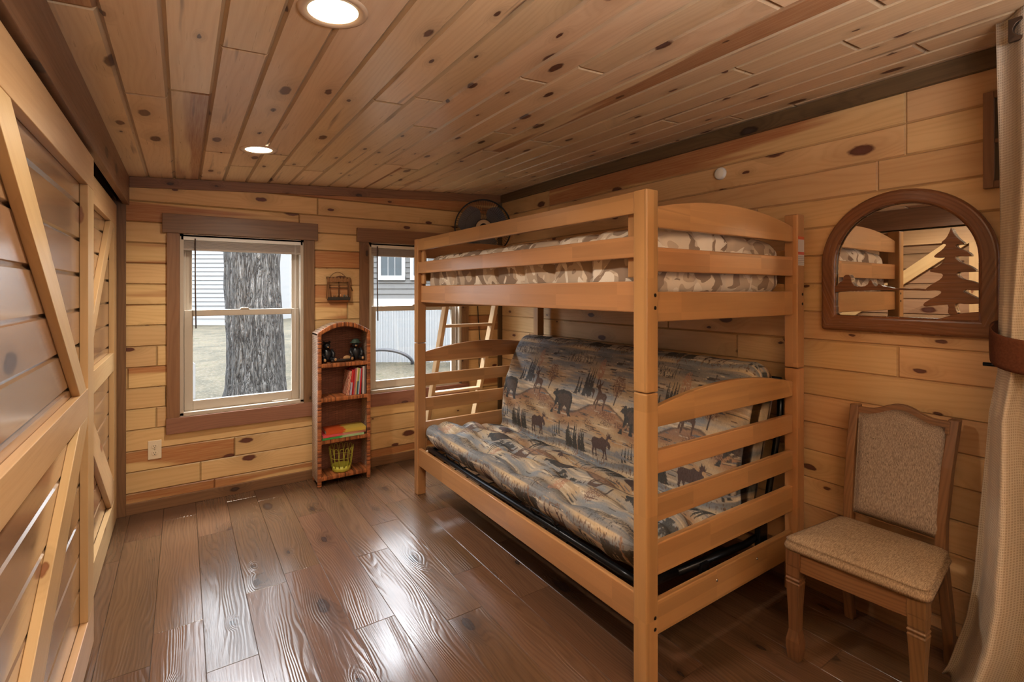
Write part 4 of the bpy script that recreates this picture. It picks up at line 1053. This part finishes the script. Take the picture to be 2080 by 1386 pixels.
# seat cushion: trapezoid pillow
def pad(corners, z0, z1, r, puff, n=26):
    """corners FL,FR,BR,BL; returns MB built as rounded slab"""
    m = MB(); A, B, C, D = [Vector((*c, 0)) for c in corners]; vs = []; rings = []
    prof_ = [(0.0, z0), (-.004, z0 + .012), (0.0, z1 - .026), (.006, z1 - .016), (.002, z1 - .012), (.012, z1 - .006), (.03, z1), (.07, z1 + puff * .5), (.14, z1 + puff)]
    out = []
    P4 = [A, B, C, D]
    per_ = []
    for i in range(4):
        p, a, b = P4[i], P4[i - 1], P4[(i + 1) % 4]
        da, db = (a - p).normalized(), (b - p).normalized()
        for k in range(7):
            t_ = k / 6; q = (p + da * r) * (1 - t_) ** 2 + p * 2 * t_ * (1 - t_) + (p + db * r) * t_ ** 2; per_.append(q)
    c = sum(P4, Vector((0, 0, 0))) / 4
    N = len(per_)
    for ins, z in prof_:
        for q in per_:
            d = (c - q); l = d.length; e = min(ins * 1.3, l * .97)
            vs.append(q + d.normalized() * e + Vector((0, 0, z)))
    vs.append(c + Vector((0, 0, z1 + puff * 1.25)))
    fs = [(i * N + k, i * N + (k + 1) % N, (i + 1) * N + (k + 1) % N, (i + 1) * N + k) for i in range(len(prof_) - 1) for k in range(N)]
    fs += [((len(prof_) - 1) * N + k, (len(prof_) - 1) * N + (k + 1) % N, len(vs) - 1) for k in range(N)] + [tuple(range(N))[::-1]]
    fs = [f[::-1] for f in fs] if (B - A).cross(D - A).z < 0 else fs
    m.add(vs, fs, None, None, True); return m
m = pad([(1.925, 1.008), (1.955, .562), (2.338, .61), (2.325, .972)], .42, .47, .035, .012); m.build('seat', SEATF, ch)
# backrest: curved panel in leaning plane.  local: y across, z up; x from lean
def bxz(z): return 2.338 + (z - .42) * .145
YL, YRt = .932, .640
def crest(y):
    f_ = (y - (YL + YRt) / 2) / ((YL - YRt) / 2)
    return .917 + .036 * (.5 + .5 * math.cos(max(-1, min(1, f_ * 1.25)) * PI)) 
n = 22; ysq = [YL + .01 - (YL - YRt + .02) * k / n for k in range(n + 1)]
m = MB(); vs = []; 
for y in ysq:
    zt_ = crest(y); zb_ = zt_ - .05
    for x, z in ((bxz(zb_) - .012, zb_), (bxz(zt_) - .012, zt_), (bxz(zt_) + .014, zt_), (bxz(zb_) + .014, zb_)): vs.append((x, y, z))
fs = [(i * 4 + k, i * 4 + (k + 1) % 4, (i + 1) * 4 + (k + 1) % 4, (i + 1) * 4 + k) for i in range(n) for k in range(4)] + [(3, 2, 1, 0), tuple(n * 4 + k for k in range(4))]
m.solid(vs, fs, 1); part(m, 'crest_rail', OAK, ch, .004)
m = MB(); m.box((bxz(.47) - .004, YRt, .478), (bxz(.5) + .014, YL, .505), 1); part(m, 'lower_back_rail', OAK, ch, .003)
m = MB(); vs = []; nz_ = 18
zb_ = .488
for i, y in enumerate(ysq):
    yy = (YL - .003) - (YL - YRt - .006) * i / n
    for j in range(nz_ + 1):
        zt_ = crest(yy) - .022; z = zb_ + (zt_ - zb_) * j / nz_
        e = min(i, n - i) / n * 2 * .15; f_ = min(1, min(i, n - i) / 2.5) * min(1, min(j, nz_ - j) / 2.0)
        vs.append((bxz(z) - .012 - .022 * math.sin(f_ * PI / 2) - .008 * math.sin(PI * i / n) * math.sin(PI * j / nz_), yy, z))
k = len(vs)
for i in range(n + 1):
    yy = (YL - .003) - (YL - YRt - .006) * i / n
    for j in range(nz_ + 1):
        zt_ = crest(yy) - .022; z = zb_ + (zt_ - zb_) * j / nz_; vs.append((bxz(z) + .012, yy, z))
q_ = nz_ + 1
fs = [(i * q_ + j, (i + 1) * q_ + j, (i + 1) * q_ + j + 1, i * q_ + j + 1)[::-1] for i in range(n) for j in range(nz_)] + [(k + i * q_ + j, k + (i + 1) * q_ + j, k + (i + 1) * q_ + j + 1, k + i * q_ + j + 1) for i in range(n) for j in range(nz_)]
for i in range(n):
    for j in (0, nz_): fs.append((i * q_ + j, (i + 1) * q_ + j, k + (i + 1) * q_ + j, k + i * q_ + j))
for j in range(nz_):
    for i in (0, n): fs.append((i * q_ + j, i * q_ + j + 1, k + i * q_ + j + 1, k + i * q_ + j))
m.add(vs, fs, None, None, True); m.build('back_pad', TWEED, ch)

# ------------------------------------------------------------------ curtain
t = NT('waffle_curtain'); u_ = t.n('SeparateXYZ', {0: t.n('UVMap', uv_map='UVMap')}, out=None)
g1 = t.math('SINE', t.math('MULTIPLY', u_.outputs[0], 2 * PI / .0085)); g2 = t.math('SINE', t.math('MULTIPLY', u_.outputs[1], 2 * PI / .0085))
gg = t.math('MAXIMUM', g1, g2)
nzc = t.noise(t.vec(t.math('MULTIPLY', u_.outputs[0], 30.0), t.math('MULTIPLY', u_.outputs[1], 160.0)), 1.0, 3)
c = t.mix(t.rng(gg, -.2, 1), sr(172, 158, 140), sr(206, 194, 176)); c = t.mix(t.math('MULTIPLY', nzc, .3), c, sr(168, 148, 126))
CURT = t.bsdf(c, .9, t.math('ADD', gg, nzc), .3, .002, Specular_IOR_Level=.15, Sheen_Weight=.2)
cu = thing('curtain', (2.15, .2, 0), 'cream waffle weave curtain tied back at the right edge', 'curtain')
def edge(z):
    zs = [-.02, .05, .25, .4, .75, 1.0, 1.15, 1.28, 1.45, 1.8, 2.29]
    es = [.64, .612, .562, .54, .512, .492, .464, .462, .462, .462, .466]
    return float(np.interp(z, zs, es))
m = MB(); nu, nvv = 150, 110; vs = []; uv0 = []
for i in range(nvv + 1):
    z = .008 + (2.285 - .008) * i / nvv
    g_ = math.exp(-((z - 1.22) / .22) ** 2)
    spread = 1 - .45 * math.exp(-((z - 1.22) / .5) ** 2)
    for j in range(nu + 1):
        f_ = j / nu
        y = edge(z) - 1.05 * f_ * spread
        low = max(0, min(1, (1.2 - z) / 1.1)); top = max(0, (z - 1.35) / .95)
        amp = .018 + .05 * low + .012 * top
        ph = f_ * 2 * PI * 7.2
        x = 2.175 + amp * math.sin(ph + .9) * (1 - .5 * g_) + .012 * math.sin(ph * 2.3 + z * 1.5) * (1 - top) - .03 * g_
        # leading edge turns back towards the wall
        x += (.055 + .03 * low) * math.exp(-(f_ / .045) ** 2) * (1 - .6 * top) + .012 * mn.noise(Vector((f_ * 9, z * 1.6, 3)))
        vs.append((x, y, z)); uv0.append((f_ * 1.9, z))
fs = [(i * (nu + 1) + j, i * (nu + 1) + j + 1, (i + 1) * (nu + 1) + j + 1, (i + 1) * (nu + 1) + j) for i in range(nvv) for j in range(nu)]
m.add(vs, fs, [[uv0[k] for k in f] for f in fs], None, True)
o = m.build('curtain_panel', CURT, cu)
so = o.modifiers.new('thick', 'SOLIDIFY'); so.thickness = .003
GROM = plain('dark_nickel', sr(92, 78, 68), .35, .8, noise=.15)
for k in range(4):
    yc = .388 - k * .16; xc = 2.152
    m = MB(); ho = arc((yc, 2.222), .024, 0, 2 * PI, 24)[:-1]
    sq = []
    for a in range(24):
        ca_, sa_ = math.cos(2 * PI * a / 24), math.sin(2 * PI * a / 24); s_ = .036 / max(abs(ca_), abs(sa_)); sq.append((yc + ca_ * s_, 2.222 + sa_ * s_))
    vs = [(xc - .008, *p) for p in ho] + [(xc - .006, *p) for p in sq] + [(xc + .01, *p) for p in ho] + [(xc + .008, *p) for p in sq]
    fs = []
    for a in range(24):
        b = (a + 1) % 24
        fs += [(a, b, 24 + b, 24 + a), (48 + a, 72 + a, 72 + b, 48 + b), (a, 48 + a, 48 + b, b), (24 + a, 24 + b, 72 + b, 72 + a)]
    m.add(vs, fs, None, None, False); m.build('grommet', GROM, cu, .002)
tb = thing('curtain_tieback', (2.2, .46, 1.2), 'brown felt tieback strap around the curtain', 'tieback')
t = NT('brown_felt'); tc = t.n('TexCoord', out=3); BRF = t.bsdf(t.mix(t.noise(tc, 160.0), sr(78, 46, 32), sr(112, 70, 50)), .9, t.noise(tc, 260.0), .3, .002, Specular_IOR_Level=.1)
m = MB(); vs = []
path = [(2.44, .475, 1.288), (2.33, .482, 1.275), (2.24, .484, 1.257), (2.165, .474, 1.238), (2.112, .445, 1.222), (2.092, .40, 1.212), (2.088, .33, 1.205), (2.09, .1, 1.2), (2.09, -.12, 1.205), (2.16, -.17, 1.22), (2.3, -.1, 1.25), (2.44, .1, 1.28)]
for (x, y, z) in path:
    hgt = .034 if x > 2.3 and y > .3 else .052
    vs += [(x, y, z - hgt), (x - .002, y + .002, z), (x, y, z + hgt)]
fs = [(i * 3 + k, (i + 1) * 3 + k, (i + 1) * 3 + k + 1, i * 3 + k + 1) for i in range(len(path) - 1) for k in range(2)]
m.add(vs, fs, None, None, True); o = m.build('strap', BRF, tb, sub=2); so = o.modifiers.new('thick', 'SOLIDIFY'); so.thickness = .004
m = MB(); m.tube([(2.43, .49, 1.145), (2.43, .545, 1.144)], .007, 12); m.tube([(2.43, .485, 1.145), (2.43, .492, 1.145)], .011, 12); m.tube([(XR - .001, .488, 1.145), (2.43, .488, 1.145)], .006, 10); m.lathe([(0, 0), (.018, 0), (.016, .006), (0, .007)], (XR - .001, .488, 1.145), 16, MX)
tag(m.build('wall_mounted_hook', BLACKM), 'black metal hook on the wall beside the curtain edge', 'hook')
m = MB(); m.tube([(2.155, .388, 2.222), (2.155, -1.2, 2.222)], .0135, 14); cr = thing('curtain_rod', (2.155, 0, 2.24), 'grey metal curtain rod at the top right corner', 'curtain rod'); m.build('rod', CHROME, cr)
m = MB(); m.box((2.155, -1.105, 2.212), (XR - .0, -1.095, 2.232)); m.build('bracket', CHROME, cr)

# ------------------------------------------------------------------ recessed ceiling lights
LENS = emit('warm_lens', (1.0, .86, .60), 7.0)
TRIMW = plain('light_trim', sr(206, 180, 152), .5, noise=.03)
def downlight(x, y, label, grp):
    z = cz(x)
    D = thing('recessed_light', (x, y, z), label, 'ceiling light', grp)
    T = Matrix.Rotation(-math.atan(SL), 4, 'Y')
    m = MB(); m.lathe([(.092, -.0005), (.091, -.004), (.083, -.0065), (.066, -.004), (.064, .002)], (x, y, z), 40, T); m.build('trim_ring', TRIMW, D)
    m = MB(); m.lathe([(0, -.0025), (.066, -.0025)], (x, y, z), 40, T); m.build('lens', LENS, D)
    L = bpy.data.lights.new('ceiling_lamp', 'SPOT'); L.energy = 54; L.color = (1, .9, .76); L.spot_size = math.radians(165); L.spot_blend = .9; L.shadow_soft_size = .06
    o = bpy.data.objects.new('ceiling_lamp', L); COL.objects.link(o); o.location = (x + .0, y, z - .03)
downlight(.34, 1.385, 'round recessed ceiling light nearer the viewpoint', 'recessed ceiling lights')
downlight(.34, 2.963, 'round recessed ceiling light nearer the windows', 'recessed ceiling lights')

# added fill lights, unseen behind the viewpoint, to brighten the ceiling and room
def area(name, loc, rot, size, energy, col):
    L = bpy.data.lights.new(name, 'AREA'); L.shape = 'RECTANGLE'; L.size, L.size_y = size; L.energy = energy; L.color = col
    o = bpy.data.objects.new(name, L); COL.objects.link(o); o.location = loc; o.rotation_euler = rot; return o
area('room_fill', (.5, -.7, 1.62), (PI, 0, 0), (.9, .9), 74, (.98, .98, 1))
area('room_fill', (2.05, -2.3, 1.5), (PI / 2, 0, 0), (.6, 1.4), 9, (1, .98, .96))
for x_ in (.37, 1.65):
    area('sky_fill', (x_, 5.0, 3.2), (math.radians(-50), 0, 0), (1.3, 1.4), 210, (.86, .93, 1))  # added soft lamps outside above the windows, boosting the sky light

# ------------------------------------------------------------------ outside
Fv = Vector((math.sin(YAW), math.cos(YAW), 0)); Rv = Vector((math.cos(YAW), -math.sin(YAW), 0))
def wpt(px, d, z): return Fv * d + Rv * ((px - 1040) / FPX * d) + Vector((0, 0, z))
GZ = .10
t = NT('winter_lawn'); tc = t.n('TexCoord', out=3)
n1 = t.noise(tc, 1.3, 5, .65); n2 = t.noise(tc, 22.0, 4, .7)
c = t.mix(t.rng(n1, .38, .62), sr(60, 58, 50), sr(82, 76, 64)); c = t.mix(t.rng(n2, .5, .7), c, sr(98, 94, 86)); c = t.mix(t.rng(n1, .6, .7), c, sr(50, 54, 40))
LAWN = t.bsdf(c, .95, n2, .5, .03, Specular_IOR_Level=.1)
m = MB(); m.add([(-40, 4.15, GZ), (40, 4.15, GZ), (40, 60, GZ), (-40, 60, GZ)], [(0, 1, 2, 3)])
tag(m.build('lawn_ground', LAWN, loc=(0, 4.2, GZ)), 'pale winter lawn outside the windows', 'lawn', kind='structure')
OM = Matrix(((Rv.x, Fv.x, 0, 0), (Rv.y, Fv.y, 0, 0), (0, 0, 1, 0), (0, 0, 0, 1)))   # local x = lateral, y = depth
def lat(px, d): return (px - 1040) / FPX * d
SID1 = plain('white_siding', sr(122, 122, 122), .7, noise=.03); SID2 = plain('grey_siding', sr(88, 87, 86), .7, noise=.04); WHT = plain('white_trim_paint', sr(136, 136, 136), .6, noise=.03)
WPANE = plain('far_pane', sr(70, 76, 80), .2, noise=.15, ns=3)
def siding(mb, x0, x1, z0, z1, y, lap, M):
    z = z0
    while z < z1 - 1e-3:
        t_ = min(z + lap, z1)
        mb.prism([(y - lap * .22, z), (y + .001, z), (y + .001, t_), (y - .004, t_)], 0, x0, x1, 0, M); z += lap
def shift(dx, dy): return OM
h1 = thing('neighbour_house', OM @ Vector((lat(330, 19), 19, GZ)), 'white sided house seen beyond the lawn behind the tree trunk', 'house')
m = MB(); siding(m, lat(120, 19), lat(474, 19), GZ + .25, 4.6, 19, .165, OM); m.box((lat(120, 19), 19.02, GZ), (lat(474, 19), 24, 4.6), 0, OM); m.build('wall', SID1, h1)
m = MB(); m.box((lat(120, 19), 18.99, GZ), (lat(474, 19), 19.01, GZ + .25), 0, OM); m.build('foundation', WHT, h1)
m = MB(); m.prism([(18.5, 4.55), (24.5, 4.55), (21.5, 6.2)], 0, lat(100, 19), lat(490, 19), 0, OM); m.build('roof', plain('roof_shingle', sr(90, 88, 86), .9, noise=.2), h1)
D2 = 9.1
h2 = thing('mobile_home', OM @ Vector((lat(820, D2), D2, GZ)), 'grey sided mobile home with white skirting outside the window by the bed', 'house')
xa2, xb2 = lat(690, D2), lat(1250, D2)
m = MB(); siding(m, xa2, xb2, 1.26, 2.9, D2, .098, OM); m.box((xa2, D2 + .002, GZ), (xb2, D2 + 3.5, 2.9), 0, OM); m.build('wall', SID2, h2)
m = MB(); x = xa2
while x < xb2:
    m.prism([(x, D2 - .015), (x + .055, D2 - .015), (x + .065, D2 - .03), (x + .09, D2 - .03), (x + .1, D2 - .015), (x + .1, D2), (x, D2)], 2, GZ, 1.15, 2, OM); x += .1
m.build('skirting', plain('white_skirting', sr(124, 126, 128), .6, noise=.04), h2)
m = MB(); m.box((xa2, D2 - .05, 1.14), (xb2, D2, 1.27), 0, OM); m.build('belly_band', WHT, h2)
m = MB(); m.prism([(D2 - .3, 2.86), (D2 + 3.8, 2.86), (D2 + 1.7, 3.4)], 0, xa2 - .2, xb2 + .2, 0, OM); m.build('roof', plain('roof_metal', sr(120, 120, 120), .8, noise=.1), h2)
for p0, p1 in ((768, 824), (834, 890), (960, 1016)):
    a, b = lat(p0, D2), lat(p1, D2); z0, z1 = 1.61, 2.6
    m = MB(); w_ = .065
    m.box((a, D2 - .05, z0), (a + w_, D2, z1), 2, OM); m.box((b - w_, D2 - .05, z0), (b, D2, z1), 2, OM); m.box((a, D2 - .055, z0), (b, D2, z0 + .085), 0, OM); m.box((a, D2 - .05, z1 - w_), (b, D2, z1), 0, OM)
    f_ = m.build('window', WHT, h2)
    m = MB(); m.box((a + w_, D2 - .03, z0 + .08), (b - w_, D2 - .025, z1 - w_), 2, OM); m.build('pane', WPANE, f_)
    m = MB()
    for q in (1 / 3, 2 / 3): m.box((a + w_ + (b - a - 2 * w_) * q - .005, D2 - .036, z0 + .08), (a + w_ + (b - a - 2 * w_) * q + .005, D2 - .03, z1 - w_), 2, OM)
    m.box((a + w_, D2 - .036, 2.05), (b - w_, D2 - .03, 2.065), 0, OM); m.build('grille', WHT, f_)
D3 = 26
sh = thing('garden_shed', OM @ Vector((lat(600, D3), D3, GZ)), 'small white shed far away at the right of the tree trunk', 'shed')
m = MB(); m.prism([(lat(545, D3), GZ), (lat(640, D3), GZ), (lat(640, D3), 1.75), (lat(578, D3), 2.17), (lat(545, D3), 1.9)], 1, D3, D3 + 3, 0, OM); m.build('wall', SID1, sh)
m = MB(); m.prism([(lat(538, D3), 1.85), (lat(578, D3), 2.16), (lat(646, D3), 1.72), (lat(646, D3), 1.8), (lat(578, D3), 2.26), (lat(538, D3), 1.94)], 1, D3 - .2, D3 + 3.2, 0, OM); m.build('roof', plain('shed_roof', sr(134, 132, 130), .9, noise=.1), sh)
m = MB(); m.box((lat(581, D3), D3 - .04, .75), (lat(600, D3), D3, 1.38), 2, OM); m.build('window', WPANE, sh)
# big tree
t = NT('tree_bark'); tc = t.n('TexCoord', out=3)
wv = t.noise(t.n('Mapping', {0: tc, 3: (26, 26, 3.2)}), 1.0, 5, .62, 1.2); n1 = t.noise(t.n('Mapping', {0: tc, 3: (60, 60, 12)}), 1.0, 5, .7)
rd = t.math('ABSOLUTE', t.math('SUBTRACT', wv, .5))
c = t.mix(t.rng(n1, .3, .7), sr(70, 70, 70), sr(136, 135, 134)); c = t.mix(t.rng(rd, .05, .0), c, sr(34, 32, 32))
BARK = t.bsdf(c, .95, t.math('ADD', t.math('MULTIPLY', t.math('MINIMUM', rd, .14), 5.0), t.math('MULTIPLY', n1, .5)), 1.0, .06, Specular_IOR_Level=.15)
tc_ = wpt(519, 5.7, GZ); 
tr = thing('large_tree', tc_, 'thick grey barked tree trunk close outside the window', 'tree')
m = MB(); vs = []; nr, nh = 72, 120
for i in range(nh + 1):
    z = -.05 + 5.2 * i / nh
    rad = .292 + .06 * math.exp(-max(0, z) / .16) - .004 * z
    for k in range(nr):
        a = 2 * PI * k / nr; d = Vector((math.cos(a), math.sin(a), 0))
        rr = rad + .028 * mn.noise(Vector((d.x * 5, d.y * 5, z * 1.1))) + .022 * abs(mn.noise(Vector((d.x * 13, d.y * 13, z * 2.5))))
        vs.append(tc_ + d * rr + Vector((-.01 * z + .012 * math.sin(z * 3), .0, z)))
m.add(vs, [(i * nr + k, i * nr + (k + 1) % nr, (i + 1) * nr + (k + 1) % nr, (i + 1) * nr + k) for i in range(nh) for k in range(nr)], None, None, True); m.build('trunk', BARK, tr)
m = MB(); top = tc_ + Vector((-.18, 0, 5.0))
for a in (0.4, 2.4, 4.4): m.tube([top, top + Vector((math.cos(a) * .5, math.sin(a) * .5, 1.0)), top + Vector((math.cos(a) * 1.4, math.sin(a) * 1.4, 2.4))], [.24, .16, .08], 12)
m.build('bough', BARK, tr)
# bare tree in the distance
b0 = wpt(590, 32, GZ); bt = thing('bare_tree', b0, 'bare branched tree far away beside the white shed', 'tree')
m = MB(); RB = random.Random(11)
def branch(p, d, L, r_, dep):
    q = p + d * L; mid = (p + q) / 2 + Vector((RB.uniform(-1, 1), RB.uniform(-1, 1), RB.uniform(-.5, 1))) * L * .07
    m.tube([p, mid, q], [r_, r_ * .85, r_ * .65], 5, caps=False)
    if dep:
        for k in range(3 if dep > 1 else 2):
            nd = (d + Vector((RB.uniform(-1, 1), RB.uniform(-1, 1), RB.uniform(-.45, .6))) * .85).normalized(); branch(q if k else mid, nd, L * RB.uniform(.6, .85), r_ * .6, dep - 1)
branch(b0, Vector((.02, 0, 1)), 1.6, .14, 0); branch(b0 + Vector((.03, 0, 1.55)), Vector((.1, 0, 1)).normalized(), 1.1, .1, 5); branch(b0 + Vector((.03, 0, 1.4)), Vector((-.7, .1, .7)).normalized(), 1.0, .07, 4)
m.build('branches', plain('branch_grey', sr(112, 108, 106), .9, noise=.2), bt)
# garden hose loop and white stake
m = MB(); hp = []
for k in range(26):
    a = PI * (1.02 - 1.14 * k / 25); q = OM @ Vector((lat(775, 8.6) + .50 * math.cos(a), 8.62 + .2 * (1 - math.sin(max(0, a))), 0)); hp.append((q.x, q.y, GZ + .026 + max(0, .26 * math.sin(a))))
m.tube(hp, .028, 8); tag(m.build('garden_hose', plain('black_hose', (.05, .05, .055), .5, noise=.1)), 'black hose arching over the lawn by the white skirting', 'hose')
sp_ = wpt(391, 6.0, GZ); m = MB(); m.box((sp_.x - .03, sp_.y - .02, GZ), (sp_.x + .03, sp_.y + .02, GZ + .42)); m.prism([(sp_.x - .03, GZ + .42), (sp_.x + .03, GZ + .42), (sp_.x, GZ + .45)], 1, sp_.y - .02, sp_.y + .02)
tag(m.build('white_stake', WHT, bevel=.003), 'short white stake in the lawn near the window edge', 'stake')
